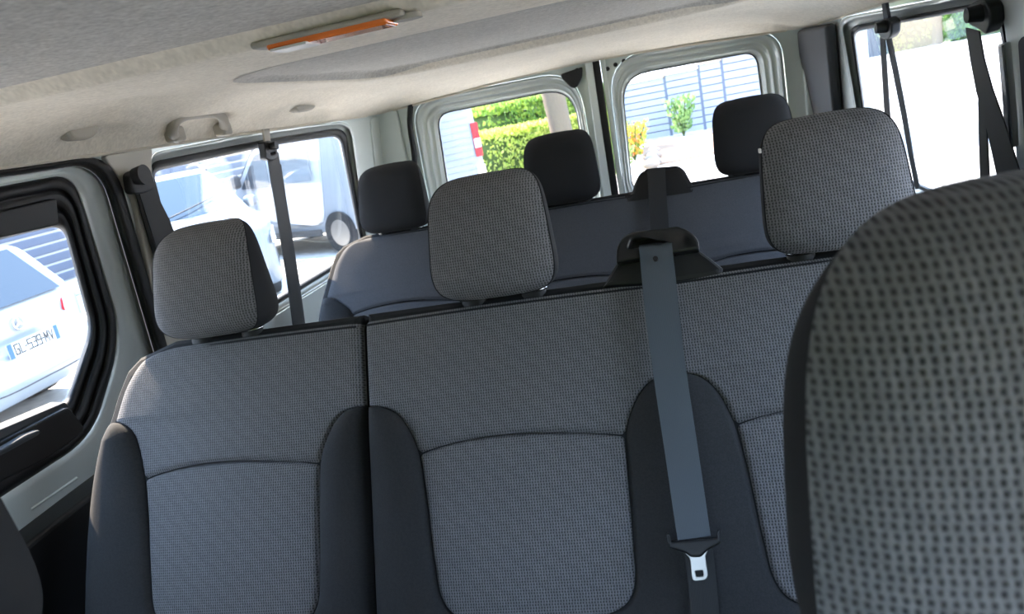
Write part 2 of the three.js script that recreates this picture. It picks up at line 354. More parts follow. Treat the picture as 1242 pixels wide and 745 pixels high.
// ceiling: moulded felt headliner under a steel roof
const ceiling = struct('ceiling', 'moulded grey beige felt headliner');
const sdBox = (x, z, cx, cz, hx, hz, r) => { const qx = Math.abs(x - cx) - hx + r, qz = Math.abs(z - cz) - hz + r; return Math.hypot(Math.max(qx, 0), Math.max(qz, 0)) + Math.min(Math.max(qx, qz), 0) - r; };
function roofY(x, z) {
  const so = sdBox(x, z, 0, 0, 0.765, 1.72, 0.06);          // edge of the lining (negative inside)
  const si = sdBox(x, z, 0.02, 0, 0.58, 1.2, 0.42);         // edge of the flat middle
  let y = 0.306;
  const f = si <= 0 ? 0 : clamp(si / (si - Math.min(so, 0) + 1e-6));
  const arch = smooth(-0.9, -1.65, z) * Math.max(0, 1 - (x / 0.74) ** 2);      // the rear edge is arched
  y -= (0.034 * f + 0.040 * f ** 3) * (1 - 0.46 * arch);
  y += (0.005 + 0.020 * clamp((-0.12 - z) / 0.85)) * smooth(0.025, -0.02, sdBox(x, z, 0.02, -0.56, 0.48, 0.44, 0.16));   // sunken rear panel
  const a = z + 0.02 * Math.sin((x + 0.2) * 2.2);
  const beam = smooth(0.235, 0.215, a) * smooth(-0.10, 0.06, a);    // cross beam that carries the lamp
  y -= 0.011 * beam * (1 - f);
  y += (0.007 - 0.022 * Math.max(0, z - 0.24)) * smooth(0.215, 0.24, a) * (1 - f);   // front panel, sunk behind a crisp edge
  // pocket behind the grab handle
  for (const [pz, w] of [[-0.17, 0.10], [-0.50, 0.13], [-1.10, 0.10]]) {
    const q = ((z - pz) / w) ** 2 + ((x + 0.72) / 0.035) ** 2;
    y += 0.008 * Math.exp(-q * q);
  }
  return y;
}
{
  const g = gridGeo(170, 340, (s, t) => { const x = lerp(-0.765, 0.765, s), z = lerp(-1.72, 1.31, t); return [x, roofY(x, z), z, x, z]; });
  part(ceiling, 'headliner', g, M.felt);
  // two panels, darker grey and rougher than the lining, laid just below it
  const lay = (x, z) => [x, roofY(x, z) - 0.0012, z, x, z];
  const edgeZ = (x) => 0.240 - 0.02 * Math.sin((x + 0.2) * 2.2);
  part(ceiling, 'front_panel', gridGeo(120, 90, (s, t) => { const x = lerp(-0.60, 0.62, s); return lay(x, lerp(edgeZ(x), 1.29, t)); }), M.feltGrey, 'darker grey panel');
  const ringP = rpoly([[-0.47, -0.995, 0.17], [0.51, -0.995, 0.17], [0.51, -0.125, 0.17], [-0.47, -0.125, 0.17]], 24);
  part(ceiling, 'rear_panel', gridGeo(ringP.length, 40, (s, t, i) => { const p = ringP[i % ringP.length]; return lay(lerp(0.02, p[0], t), lerp(-0.56, p[1], t)); }, true), M.feltGrey, 'darker grey panel');
  part(ceiling, 'roof_panel', box(0, 0.345, -0.27, 1.62, 0.03, 3.14), M.paint);
  const edge = (pts) => tube(pts.map(([x, z]) => V3(x, roofY(x, z), z)), 0.004, 6, 60);
  part(ceiling, 'headliner_edge', [edge([[-0.763, 1.28], [-0.763, 0], [-0.763, -1.6]]), edge([[0.763, 1.28], [0.763, 0], [0.763, -1.6]]), edge([[-0.70, -1.718], [0, -1.718], [0.70, -1.718]])], M.felt);
}
// front of the cabin, behind the camera: bulkhead with dashboard, windscreen and frame
const wallF = struct('wall_front', 'dashboard and windscreen frame at the front of the cabin');
{
  part(wallF, 'bulkhead', box(0, -0.64, 2.28, 1.9, 0.72, 0.05), M.black);
  part(wallF, 'dashboard', box(0, -0.40, 2.03, 1.66, 0.24, 0.46, 0.06), M.black);
  part(wallF, 'header_rail', box(0, 0.30, 1.31, 1.6, 0.09, 0.08, 0.02), M.felt);
  for (const s of [-1, 1]) part(wallF, 'windscreen_pillar', tube([V3(s * 0.76, 0.30, 1.30), V3(s * 0.80, 0.0, 1.77), V3(s * 0.83, -0.28, 2.24)], 0.045, 8, 16), M.greyTrim);
}
const ws = struct('window_3', 'windscreen at the front of the cabin');
{
  const F = frame(V3(0, 0.29, 1.29), V3(0, 0.57, -0.95).normalize(), V3(0, -0.95, -0.57).normalize());
  part(ws, 'pane', slab(F, 0, 0.005, [[-0.78, 0], [0.78, 0], [0.82, -1.11], [-0.82, -1.11]]), M.glass);
}
function plainWindow(n, F, outline, label) {     // outline(g): the opening grown by g metres
  const w = struct('window_' + n, label);
  part(w, 'pane', slab(F, 0.012, 0.004, outline(0.01)), M.glass);
  part(w, 'gasket', slab(F, -0.004, 0.014, outline(0.015), [outline(-0.01)], 0.003), M.rubber);
}
plainWindow(4, LEFT, (g) => frontHole(L2, g), 'front side window by the front passenger seat');
plainWindow(5, RIGHT, (g) => frontHole(R2, g), 'front side window by the driver seat');
plainWindow(6, RIGHT, (g) => rectOn(R2, -0.18 - g, 0.17 + g, -0.04 - g, 0.76 + g, 0.06), 'side window by the second row, opposite the sliding door');

// ---------------------------------------------------------------- headliner fittings
{
  const lamp = thing('ceiling_lamp', 'slim ceiling lamp with orange lens set in the headliner', 'lamp');
  const yb = roofY(-0.1, 0.20) + 0.001;
  part(lamp, 'housing', box(-0.085, yb + 0.001, 0.204, 0.185, 0.008, 0.048, 0.004), M.handle);
  part(lamp, 'lens', box(-0.085, yb - 0.003, 0.206, 0.148, 0.010, 0.042, 0.004), M.orange, 'orange plastic lens');
  part(lamp, 'switch', box(-0.130, yb - 0.0085, 0.212, 0.045, 0.003, 0.04, 0.001), M.white, 'white rocker switch');
  const cap = new THREE.CylinderGeometry(0.014, 0.014, 0.006, 20); cap.scale(1.2, 1, 0.9); cap.translate(0.006, yb - 0.003, 0.204);
  part(lamp, 'end_cap', cap, M.handle);
}
{
  const h = thing('grab_handle', 'beige moulded grab handle under the headliner edge', 'handle');
  const F = LEFT, e = -0.075;
  const pts = [[213, 168], [209, 158], [212, 147], [222, 140.5], [240, 137.5], [258, 137], [268, 141], [272, 150], [270, 160]].map(([u, v], i) => hit3(F, e + (i === 0 || i === 8 ? 0.035 : i === 1 || i === 7 ? 0.012 : 0), u, v));
  part(h, 'grip', tube(pts, 0.0115, 10, 60), M.handle);
  for (const [u, v] of [[212, 163], [270, 157]]) { const c = hit3(F, e + 0.03, u, v); const g = new RoundedBoxGeometry(0.03, 0.032, 0.04, 3, 0.008); g.translate(c.x, c.y, c.z); part(h, 'foot', g, M.handle); }
}
function handleCover(px, label, e) {
  const c = thing('handle_cover', label, 'cover');
  part(c, 'cap', plate(LEFT, e, 0.03, rpoly(px, 5), [], 0.006), M.handle);
}
handleCover([[81, 153, 5], [100, 147, 8], [121, 146, 4], [122, 160, 8], [112, 169, 8], [90, 172, 12]], 'beige half round cover cap in the headliner above the sliding door', -0.078);
handleCover([[359, 128, 3], [368, 123, 4], [383, 121, 4], [384, 131, 5], [376, 135, 5], [362, 137, 5]], 'small beige cover cap in the headliner above the rear side window', -0.097);

// ---------------------------------------------------------------- seats
const interp = (tab, v) => {      // tab: [[v, x], ...] with v falling
  if (v >= tab[0][0]) return tab[0][1];
  for (let i = 1; i < tab.length; i++) if (v >= tab[i][0]) { const [a, x] = tab[i - 1], [b, y] = tab[i]; return lerp(x, y, (v - a) / (b - a)); }
  return tab[tab.length - 1][1];
};
const smoothTab = (tab) => {      // denser table through a spline
  const c = new THREE.CatmullRomCurve3(tab.map(([v, x]) => V3(v, x, 0)), false, 'centripetal').getPoints(120);
  const o = [[c[0].x, c[0].y]];
  for (const p of c) if (p.x < o[o.length - 1][0] - 1e-5) o.push([p.x, p.y]);
  return o;
};
const outLeft = smoothTab([[0.006, -0.585], [0.0, -0.612], [-0.012, -0.636], [-0.047, -0.663], [-0.099, -0.682], [-0.177, -0.706], [-0.267, -0.717], [-0.42, -0.717], [-0.62, -0.70]]);
const outRight = outLeft.map(([v, x]) => [v, -x - 0.01]);
const VB = -0.445, VEND = -0.60, VTOP = 0.006;
const fall = (d, r) => d >= r ? 0 : r - Math.sqrt(Math.max(0, r * r - (r - d) * (r - d)));

// one seat's cover panels: XL/XR outlines or split lines, IL/IR the insert's edges
function seatPanels(parent, F, s, mats) {
  const XL = (v) => s.outL ? interp(s.outL, v) : s.XL, XR = (v) => s.outR ? interp(s.outR, v) : s.XR;
  const mid = (s.IL + s.IR) / 2;
  const vl = s.vl ?? -0.118, vr = s.vr ?? -0.118;
  const bl = smoothTab([[vl, XL(vl)], [vl - 0.008, lerp(XL(vl), s.IL, 0.42)], [vl - 0.026, lerp(XL(vl), s.IL, 0.68)], [-0.19, s.IL - 0.006], [-0.25, s.IL + 0.003], [-0.345, s.IL + 0.010], [-0.398, s.IL + 0.017], [-0.42, s.IL + 0.032], [-0.437, s.IL + 0.08], [VB, mid]]);
  const br = smoothTab([[vr, XR(vr)], [vr - 0.008, lerp(XR(vr), s.IR, 0.42)], [vr - 0.026, lerp(XR(vr), s.IR, 0.68)], [-0.19, s.IR + 0.003], [-0.25, s.IR - 0.002], [-0.345, s.IR - 0.005], [-0.398, s.IR - 0.010], [-0.42, s.IR - 0.026], [-0.437, s.IR - 0.08], [VB, mid]]);
  const BL = (v) => v > vl ? XL(v) : interp(bl, v), BR = (v) => v > vr ? XR(v) : interp(br, v);
  const seam = (q) => -0.200 + 0.016 * Math.sin(Math.PI * Math.pow(q, 0.85));
  const rl = s.outL ? 0.04 : s.openL ? 0 : 0.018, rr = s.outR ? 0.04 : s.openR ? 0 : 0.018;
  const edge = (x, v) => -fall(x - XL(v), rl || 1e-9) - fall(XR(v) - x, rr || 1e-9) - fall(VTOP - v + 0.003, 0.014);
  const groove = (d) => -0.0045 * Math.exp(-((d / 0.0035) ** 2));
  const put = (x, v, w) => { const p = at(F, x, v, w); return [p.x, p.y, p.z, x, v]; };
  const grid = (fn, ns, nt) => gridGeo(ns, nt, (a, b) => put(...fn(a, b)));
  const col = (t) => 0.5 - 0.5 * Math.cos(Math.PI * t);
  // the upper panel wraps down to the seam
  part(parent, 'upper_cover', grid((a, t) => {
    const q = lerp(a, col(a), 0.35), v0 = seam(q), v = lerp(v0, VTOP, t), l = BL(v), r = BR(v), x = lerp(l, r, q);
    let w = 0.010 * Math.sin(Math.PI * q) + edge(x, v) + groove(v - v0);
    if (v < vl) w += groove(x - l); if (v < vr) w += groove(r - x);
    return [x, v, w];
  }, 90, 90), mats.upper);
  part(parent, 'insert', grid((a, t) => {
    const q = lerp(a, col(a), 0.35), v1 = seam(q), v = lerp(VB, v1, lerp(t, Math.sqrt(t), 0.5)), l = BL(v), r = BR(v), x = lerp(l, r, q);
    const w = 0.010 + 0.012 * Math.pow(Math.sin(Math.PI * q) * Math.sin(Math.PI * clamp(t * 0.9 + 0.05)), 0.6) + groove(v1 - v) * 1.6 + groove(x - l) * 1.4 + groove(r - x) * 1.4 - 0.01;
    return [x, v, w];
  }, 90, 90), mats.insert);
  const bol = (side) => grid((a, t) => {
    const vt = side < 0 ? vl : vr, v = lerp(VEND, vt, t < 0.5 ? t * 1.4 : lerp(0.7, 1, (t - 0.5) * 2));
    const o = side < 0 ? XL(v) : XR(v), i = side < 0 ? BL(v) : BR(v), x = lerp(o, i, a);
    const open = side < 0 ? s.openL : s.openR;
    const depth = Math.min(1, Math.abs(i - o) / 0.07);
    const bulge = 0.024 * depth * (open ? Math.cos(Math.PI / 2 * a) * 0.6 : Math.pow(Math.sin(Math.PI * clamp(a)), 0.7)) * (v < -0.44 ? 0.5 : 1);
    return [x, v, bulge + edge(x, v) + groove(Math.abs(i - x))];
  }, 36, 110);
  part(parent, 'bolster', bol(-1), mats.bolster);
  part(parent, 'bolster', bol(1), mats.bolster);
  // sewn ridge under the top edge
  const pts = [], N = 24, l0 = s.outL ? XL(0) + 0.045 : XL(0) + 0.006, r0 = s.outR ? XR(0) - 0.045 : XR(0) - 0.006;
  for (let k = 0; k <= N; k++) { const x = lerp(l0, r0, k / N); pts.push(at(F, x, 0.0, 0.010 * Math.sin(Math.PI * k / N) - 0.001)); }
  part(parent, 'top_seam', tube(pts, 0.0016, 6, 60), M.thread);
}
function seatShell(parent, F, x0, x1, outL, outR) {
  const L = [], R = [];
  for (let k = 0; k <= 30; k++) { const v = lerp(0.022, VEND, k / 30); L.push([outL ? Math.max(interp(outL, v - 0.006) + 0.0, x0) - (v > -0.02 ? 0.004 : 0) : x0, v]); R.push([outR ? interp(outR, v - 0.006) + (v > -0.02 ? 0.004 : 0) : x1, v]); }
  if (outL) { L[0][0] += 0.03; } if (outR) { R[0][0] -= 0.03; }
  const pts = [...L, ...R.reverse()];
  part(parent, 'back_shell', slab(F, 0.004, 0.11, pts, [], 0.02), M.dark);
}
function cushion(parent, F, xs, dz) {
  for (const [a, b] of xs) part(parent, 'cushion', box((a + b) / 2, -0.56, 0.46 + dz, b - a - 0.006, 0.15, 0.50, 0.045), M.plain);
  part(parent, 'pedestal', box((xs[0][0] + xs[xs.length - 1][1]) / 2, -0.80, 0.44 + dz, (xs[xs.length - 1][1] - xs[0][0]) * 0.86, 0.35, 0.34, 0.02), M.black);
}
// headrest about its centre; front cover, sides, top back, posts
function headrest(parent, c, mats, o = {}) {
  const BK = o.back ?? 0.80, TOPK = o.topK ?? 0.97, W = (o.w ?? 0.176) / 2, H = (o.h ?? 0.180) / 2, n = o.n ?? 4.6, tilt = o.tilt ?? -0.16;
  const h = new THREE.Group(); h.name = 'headrest'; h.position.copy(c); parent.add(h);
  const ringPts = (k, y) => {           // half widths and depth at this height
    const w = W * (1 - 0.07 * y / H), df = 0.042, db = 0.062 - 0.018 * y / H;
    return { w: w * k, df: df * lerp(k, 1, 0.25), db: db * lerp(k, 1, 0.1) };
  };
  const seg = 26, sideN = 14;
  const lev = (t) => { const a = lerp(-Math.PI / 2, Math.PI / 2, t), s = Math.sin(a), cc = Math.max(0, Math.cos(a)); return [Math.sign(s) * Math.pow(Math.abs(s), 2 / n) * H, Math.pow(cc, 2 / n)]; };
  const fpt = (q, y, k) => {            // front: q -1..1
    const r = ringPts(k, y), x = r.w * q, b = 0.010 * (1 - q * q) - 0.013 * Math.pow(Math.abs(q), 6);
    const zz = r.df + b - 0.025 * Math.pow(y / H, 4) * (y > 0 ? 1.0 : 0.7) - 0.016 * (y / H);
    return [x, y, zz];
  };
  const bpt = (q, y, k) => { const r = ringPts(k, y); return [r.w * BK * q, y > 0 ? y * TOPK - 0.002 : y * 0.97 - 0.002, -r.db + 0.012 * Math.pow(Math.abs(q), 4)]; };
  const rot = (p) => { const v = V3(...p).applyAxisAngle(V3(1, 0, 0), tilt); return v; };
  const nv = 44;
  const gf = gridGeo(seg * 2, nv, (s, t) => { const [y, k] = lev(t), p = fpt(s * 2 - 1, y, k), v = rot(p); return [v.x, v.y, v.z, p[0] + W * 3, p[1] + 1]; });
  part(h, 'front_cover', gf, mats.front);
  for (const sd of [-1, 1]) {
    const g = gridGeo(sideN, nv, (s, t) => {
      const [y, k] = lev(t), a = fpt(sd, y, k), b = bpt(sd, y, k), m = 0.006 * Math.sin(Math.PI * s);
      const v = rot([lerp(a[0], b[0], s * s * 0.4 + s * 0.6) + sd * m, lerp(a[1], b[1], s), lerp(a[2], b[2], s)]);
      return [v.x, v.y, v.z, lerp(0, 0.1, s), y];
    });
    part(h, 'side_panel', g, mats.side);
  }
  const gb = gridGeo(seg, nv, (s, t) => { const [y, k] = lev(t), v = rot(bpt(s * 2 - 1, y, k)); return [v.x, v.y, v.z, s * 0.15, y]; });
  part(h, 'back_cover', gb, mats.side);
  const caps = [0, 1].map((e) => gridGeo(seg, 6, (s, t) => { const [y, k] = lev(e), a = fpt(s * 2 - 1, y, k), b = bpt(s * 2 - 1, y, k); const v = rot([lerp(a[0], b[0], t), lerp(a[1], b[1], t), lerp(a[2], b[2], t)]); return [v.x, v.y, v.z, s * 0.15, t * 0.1]; }));
  part(h, 'bottom_cover', caps[0], mats.side); part(h, 'top_cover', caps[1], mats.side);
  if (!o.noPiping) for (const sd of [-1, 1]) {
    const seamPts = []; for (let k = 0; k <= nv; k++) { const [y, q] = lev(k / nv); const v = rot(fpt(sd, y, q)); seamPts.push(v); }
    part(h, 'piping', tube(seamPts, 0.0012, 5, 80), M.thread);
  }
  const ps = o.post ?? 0.046;
  for (const sd of [-1, 1]) part(h, 'post', tube([V3(sd * ps, -H + 0.03, 0.012), V3(sd * ps, -H - 0.02, 0.006), V3(sd * ps, -H - 0.07, -0.010)], 0.006, 10, 8), o.chrome ? M.chrome : M.black);
  return h;
}
function sleeves(parent, c, top, ps = 0.046, rimMat = M.chrome) {
  for (const sd of [-1, 1]) {
    const g = new THREE.CylinderGeometry(0.015, 0.017, 0.012, 24); g.scale(1.15, 1, 0.8); g.translate(c.x + sd * ps, top, c.z + 0.016);
    const s = part(parent, 'post_sleeve', g, M.black);
    const t = new THREE.TorusGeometry(0.0160, 0.0028, 8, 28); t.rotateX(Math.PI / 2); t.scale(1.15, 1, 0.8); t.translate(c.x + sd * ps, top + 0.005, c.z + 0.016);
    part(s, 'sleeve_ring', t, rimMat);
  }
}
const waffleMats = { upper: M.waffle, insert: M.waffle, bolster: M.plain };
const rearMats = { upper: M.plainRear, insert: M.plainRear, bolster: M.plain };
const hrMats = { front: M.waffle, side: M.dark }, hrRear = { front: M.dark, side: M.dark };

const seat1 = thing('passenger_seat', 'single charcoal waffle cloth seat beside the sliding door window', 'seat');
seatPanels(seat1, SEATF, { outL: outLeft, XR: -0.2245, IL: -0.601, IR: -0.297, vl: -0.101, vr: -0.120 }, waffleMats);
seatShell(seat1, SEATF, -0.72, -0.2265, outLeft, null);
cushion(seat1, SEATF, [[-0.70, -0.23]], 0);
headrest(seat1, V3(-0.462, 0.004, 0.005), hrMats);
sleeves(seat1, V3(-0.462, 0, -0.005), -0.089);

const bench = thing('bench_seat', 'charcoal waffle cloth double bench seat with belt guide on its top', 'seat');
seatPanels(bench, SEATF, { XL: -0.2195, XR: 0.235, openR: true, IL: -0.137, IR: 0.160, vl: -0.122, vr: -0.122 }, waffleMats);
seatPanels(bench, SEATF, { XL: 0.235, openL: true, outR: outRight, IL: 0.308, IR: 0.60, vl: -0.122, vr: -0.101 }, waffleMats);
seatShell(bench, SEATF, -0.2175, 0.72, null, outRight);
cushion(bench, SEATF, [[-0.215, 0.235], [0.235, 0.70]], 0);
headrest(bench, V3(0.003, 0.004, 0.005), hrMats, { chrome: true });
headrest(bench, V3(0.468, 0.004, 0.005), hrMats, { chrome: true });
{ const c = hit3(REAR, -1.78, 921.5, 183); part(bench, 'care_tag', box(c.x, c.y, c.z, 0.0035, 0.006, 0.006, 0.001), M.white, 'tiny white sewn tag'); }
sleeves(bench, V3(0.003, 0, -0.005), -0.089);
sleeves(bench, V3(0.468, 0, -0.005), -0.089);

function beltGuide(parent, F, map, e) {
  const body = map([[729, 349], [737, 335], [747, 318], [748, 303], [758, 290], [826, 280], [846, 296], [848, 302], [862, 312], [877, 324], [876, 336], [819, 345]]);
  const b = part(parent, 'guide_base', plate(F, e, 0.06, body, [], 0.01), M.black);
  const cap = map(rpoly([[747, 319, 3], [747, 297, 14], [762, 281, 12], [828, 273.5, 12], [847, 288, 12], [848.5, 302, 3]], 5));
  const slot = map(rpoly([[761, 302, 4], [766, 289.5, 4], [823, 277.5, 4], [827, 289.5, 4]], 4));
  const c = part(parent, 'guide_cap', plate(F, e - 0.018, 0.06, cap, [slot], 0.004), M.satin);
  part(c, 'slot_lining', plate(F, e + 0.012, 0.02, map([[758, 303], [763, 286], [825, 276], [826, 291]])), M.rubber);
  return b;
}
beltGuide(bench, SEATF, (p) => p, -0.004);

const bench3 = thing('bench_seat', 'three place rear bench in plain dark cloth with plain headrests', 'seat');
seatPanels(bench3, SEATF3, { outL: outLeft, XR: -0.222, openR: true, IL: -0.601, IR: -0.297, vl: -0.14, vr: -0.16 }, rearMats);
seatPanels(bench3, SEATF3, { XL: -0.222, openL: true, XR: 0.235, openR: true, IL: -0.137, IR: 0.160, vl: -0.16, vr: -0.16 }, rearMats);
seatPanels(bench3, SEATF3, { XL: 0.235, openL: true, outR: outRight, IL: 0.308, IR: 0.60, vl: -0.16, vr: -0.14 }, rearMats);
seatShell(bench3, SEATF3, -0.72, 0.72, outLeft, outRight);
cushion(bench3, SEATF3, [[-0.70, -0.222], [-0.222, 0.235], [0.235, 0.70]], -0.87);
for (const x of [-0.457, 0.0, 0.468]) { headrest(bench3, V3(x, 0.0, -0.865), hrRear, { w: 0.182, h: 0.182 }); sleeves(bench3, V3(x, 0, -0.875), -0.094, 0.046, x < -0.3 ? M.chrome : M.black); }
{
  // the rear guide: same moulding one row back
  const body = rpoly([[756, 243, 2], [766, 232, 3], [770, 218, 4], [776, 208, 5], [785, 203, 4], [822, 199, 4], [830, 204, 5], [834, 212, 5], [842, 226, 4], [846, 232, 2]], 3);
  const b = part(bench3, 'guide_base', plate(SEATF3, -0.006, 0.07, body, [], 0.012), M.black);
  part(b, 'guide_slot', plate(SEATF3, -0.0085, 0.004, rpoly([[781, 209, 2], [783, 205, 2], [821, 201, 2], [822, 205, 2]], 3)), M.rubber);
}

// front seats: near headrests; their backs and cushions lie below the frame
function frontSeat(c, label, o = {}) {
  const s = thing('front_seat', label, 'seat');
  headrest(s, V3(c.x, c.y, c.z), { front: M.waffle, side: M.dark }, { w: 0.215, h: 0.225, n: 3.6, tilt: -0.10, back: 0.95, topK: 0.80, noPiping: true, ...o });
  const F = frame(V3(c.x, c.y - 0.155, c.z + 0.0), V3(0, Math.cos(0.30), -Math.sin(0.30)), V3(0, Math.sin(0.30), Math.cos(0.30)));
  part(s, 'backrest', slab(F, 0, 0.11, rpoly([[-0.15, 0, 0.08], [0.15, 0, 0.08], [0.24, -0.35, 0.1], [0.24, -0.62, 0.06], [-0.24, -0.62, 0.06], [-0.24, -0.35, 0.1]]).map((p) => new THREE.Vector2(p[0], p[1])), [], 0.04), M.plain);
  part(s, 'cushion', box(c.x, c.y - 0.74, c.z + 0.40, 0.48, 0.16, 0.52, 0.05), M.plain);
  part(s, 'pedestal', box(c.x, -0.92, c.z + 0.38, 0.42, 0.14, 0.42, 0.02), M.black);
  return s;
}
frontSeat(V3(0.407, 0.007, 0.77), 'driver seat whose large grey waffle cloth headrest fills the foreground');
frontSeat(V3(-0.236, 0.024, 0.79), 'front passenger seat showing only the dark side of its headrest');

// ---------------------------------------------------------------- seat belts
function webbing(F, e, edges, thick = 0.0022) {      // edges: [[uL, vL, uR, vR, e?], ...]; a ribbon of real thickness
  const face = (d) => gridGeo(10, edges.length - 1, (s, t, i, j) => {
    const r = edges[j], q = hit3(F, r[4] ?? e, lerp(r[0], r[2], s), lerp(r[1], r[3], s)).addScaledVector(F.N, -d);
    let len = 0; for (let k = 1; k <= j; k++) len += Math.hypot(edges[k][0] - edges[k - 1][0], edges[k][1] - edges[k - 1][1]) / 900;
    return [q.x, q.y, q.z, s * 0.046, len];
  });
  const side = (c) => gridGeo(1, edges.length - 1, (s, t, i, j) => { const r = edges[j], q = hit3(F, r[4] ?? e, c ? r[2] : r[0], c ? r[3] : r[1]).addScaledVector(F.N, -thick * s); return [q.x, q.y, q.z]; });
  return [face(0), face(thick), side(0), side(1)];
}
{
  const b = thing('seat_belt', 'belt with steel tongue hanging down the front of the double bench', 'seat belt');
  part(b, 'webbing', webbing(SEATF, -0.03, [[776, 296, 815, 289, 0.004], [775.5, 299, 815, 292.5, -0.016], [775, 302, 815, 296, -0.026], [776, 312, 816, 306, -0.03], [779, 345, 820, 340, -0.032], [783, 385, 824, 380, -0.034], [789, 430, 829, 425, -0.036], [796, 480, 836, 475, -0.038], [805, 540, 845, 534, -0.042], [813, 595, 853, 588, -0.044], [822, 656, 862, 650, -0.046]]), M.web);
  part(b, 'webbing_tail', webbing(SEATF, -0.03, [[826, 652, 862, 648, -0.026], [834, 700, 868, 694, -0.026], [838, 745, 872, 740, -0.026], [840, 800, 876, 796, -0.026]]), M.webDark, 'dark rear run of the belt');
  part(b, 'tongue_grip', plate(SEATF, -0.054, 0.014, rpoly([[808.5, 647, 1], [811, 665, 3], [831, 671, 3], [838, 676.5, 3], [850, 676.5, 3], [858, 668, 3], [875, 659, 3], [873.5, 643, 1], [870.5, 643.5, 1], [869, 653, 2], [812.5, 657.5, 2], [811.5, 647.5, 1]], 3), [], 0.003), M.black);
  part(b, 'tongue', plate(SEATF, -0.049, 0.003, rpoly([[831, 671, 1], [837, 678, 3], [839, 702, 4], [842, 705.5, 3], [856, 704, 4], [859, 699, 3], [855.5, 675, 3], [858.5, 668, 1]], 3), [rpoly([[843, 693, 1], [852.5, 692, 1], [853.5, 699, 1], [844.5, 700, 1]], 2)], 0.0009), M.steel, 'bright steel tongue');
  const c = hit3(SEATF, -0.034, 795, 314); const g = new THREE.CylinderGeometry(0.0035, 0.0035, 0.004, 12); g.rotateX(Math.PI / 2 - REC); g.translate(c.x, c.y, c.z);
  part(b, 'stop_button', g, M.black);
}
{
  const b = thing('seat_belt', 'dark belt hanging down the middle of the rear bench', 'seat belt');
  part(b, 'webbing', webbing(SEATF3, -0.03, [[784, 205, 807, 202, -0.012], [785, 214, 807, 211, -0.022], [786, 235, 808, 232, -0.026], [788, 260, 810, 257, -0.028], [790, 300, 813, 297, -0.03]]), M.webDark);
}
function pillarBelt(F, label, loop, runs, capR, opt = {}) {
  const b = thing('seat_belt', label, 'seat belt');
  for (const [e, edges, mat, nm] of runs) part(b, nm ?? 'webbing', webbing(F, e, edges), mat ?? M.webDark);
  part(b, 'guide_loop', plate(F, loop.e, loop.th ?? 0.02, rpoly(loop.px, 4), loop.hole ? [loop.hole] : [], 0.004), M.black);
  if (capR) { const c = hit3(F, loop.e - 0.008, capR[0], capR[1]); const g = new THREE.CylinderGeometry(capR[2] * 0.8, capR[2], 0.022, 20); g.rotateZ(Math.PI / 2); g.translate(c.x, c.y, c.z); part(b, 'bolt_cap', g, M.black); }
  if (opt.hanger) part(b, 'hanger', plate(F, loop.e + 0.004, 0.006, opt.hanger, [], 0.001), opt.hangerMat ?? M.greyTrim);
  return b;
}
pillarBelt(LEFT, 'belt on the pillar behind the sliding door, beside the single seat', { e: -0.04, px: [[158, 210, 6], [170, 205, 6], [182, 206, 6], [187, 216, 6], [190, 228, 5], [176, 235, 5], [162, 236, 5], [160, 226, 5]], hole: rpoly([[176, 225, 1], [184, 222, 1], [185, 226, 1], [178, 229, 1]], 2) },
  [[-0.035, [[168, 230, 189, 225], [174, 250, 195, 245], [181, 272, 206, 267], [190, 300, 216, 294], [205, 345, 232, 339], [225, 400, 250, 394]]], [-0.02, [[164, 232, 172, 231], [172, 260, 182, 258], [182, 295, 192, 293], [200, 350, 210, 348]], M.webDark, 'webbing_tail']], [170, 213, 0.02]);
pillarBelt(LEFT, 'belt hanging across the left rear side window to the rear bench', { e: -0.04, px: [[320, 172, 3], [328, 170, 3], [336, 176, 4], [338, 190, 4], [331, 196, 4], [323, 193, 3], [322, 182, 3]], hole: rpoly([[328, 186, 1], [334, 184, 1], [334.5, 186, 1], [329, 188, 1]], 2) },
  [[-0.035, [[324, 188, 338, 185], [329, 220, 342, 217], [335, 255, 348, 252], [342, 300, 354, 297], [349, 345, 361, 342], [356, 398, 368, 396], [360, 430, 372, 428]], M.webDark], [-0.025, [[334, 200, 341, 199], [342, 240, 347, 239], [350, 290, 355, 289], [359, 340, 363, 339], [368, 398, 371, 398]], M.greyTrim, 'webbing_tail']], [331, 177, 0.011],
  { hanger: [[320, 157], [327, 156], [329, 175], [322, 176]], hangerMat: M.handle });
pillarBelt(RIGHT, 'belt in two runs hanging in front of the right rear side window', { e: -0.04, px: [[1065, 26, 3], [1075, 22, 3], [1081, 28, 4], [1080, 44, 4], [1074, 50, 4], [1067, 46, 4], [1063, 36, 3]] },
  [[-0.035, [[1067, 45, 1072.5, 44], [1069, 80, 1075, 79], [1072, 130, 1078, 129], [1076, 180, 1082, 179]], M.greyTrim], [-0.03, [[1074, 45, 1080, 44], [1083, 90, 1089.5, 89], [1093, 140, 1099, 139], [1102, 190, 1107, 189], [1110, 230, 1115, 229]], M.greyTrim, 'webbing_tail']], [1069, 33, 0.013],
  { hanger: [[1069, 5], [1074, 4], [1078, 26], [1072, 27]] });
pillarBelt(RIGHT, 'wide dark belt on the centre pillar beside the right side window', { e: -0.05, px: [[1171, 10, 5], [1179, 2, 6], [1192, 0, 6], [1199, 10, 5], [1201, 30, 5], [1195, 44, 5], [1187, 37, 4], [1173, 30, 5]] },
  [[-0.05, [[1171, 34, 1187, 38], [1177, 75, 1193, 72], [1184, 112, 1203, 108], [1195, 150, 1218, 150], [1207, 205, 1235, 205], [1220, 260, 1250, 258]], M.webDark], [-0.035, [[1186, 120, 1194, 120], [1187, 170, 1197, 170], [1189, 230, 1200, 228]], M.webDark, 'webbing_tail']], [1182, 17, 0.013]);

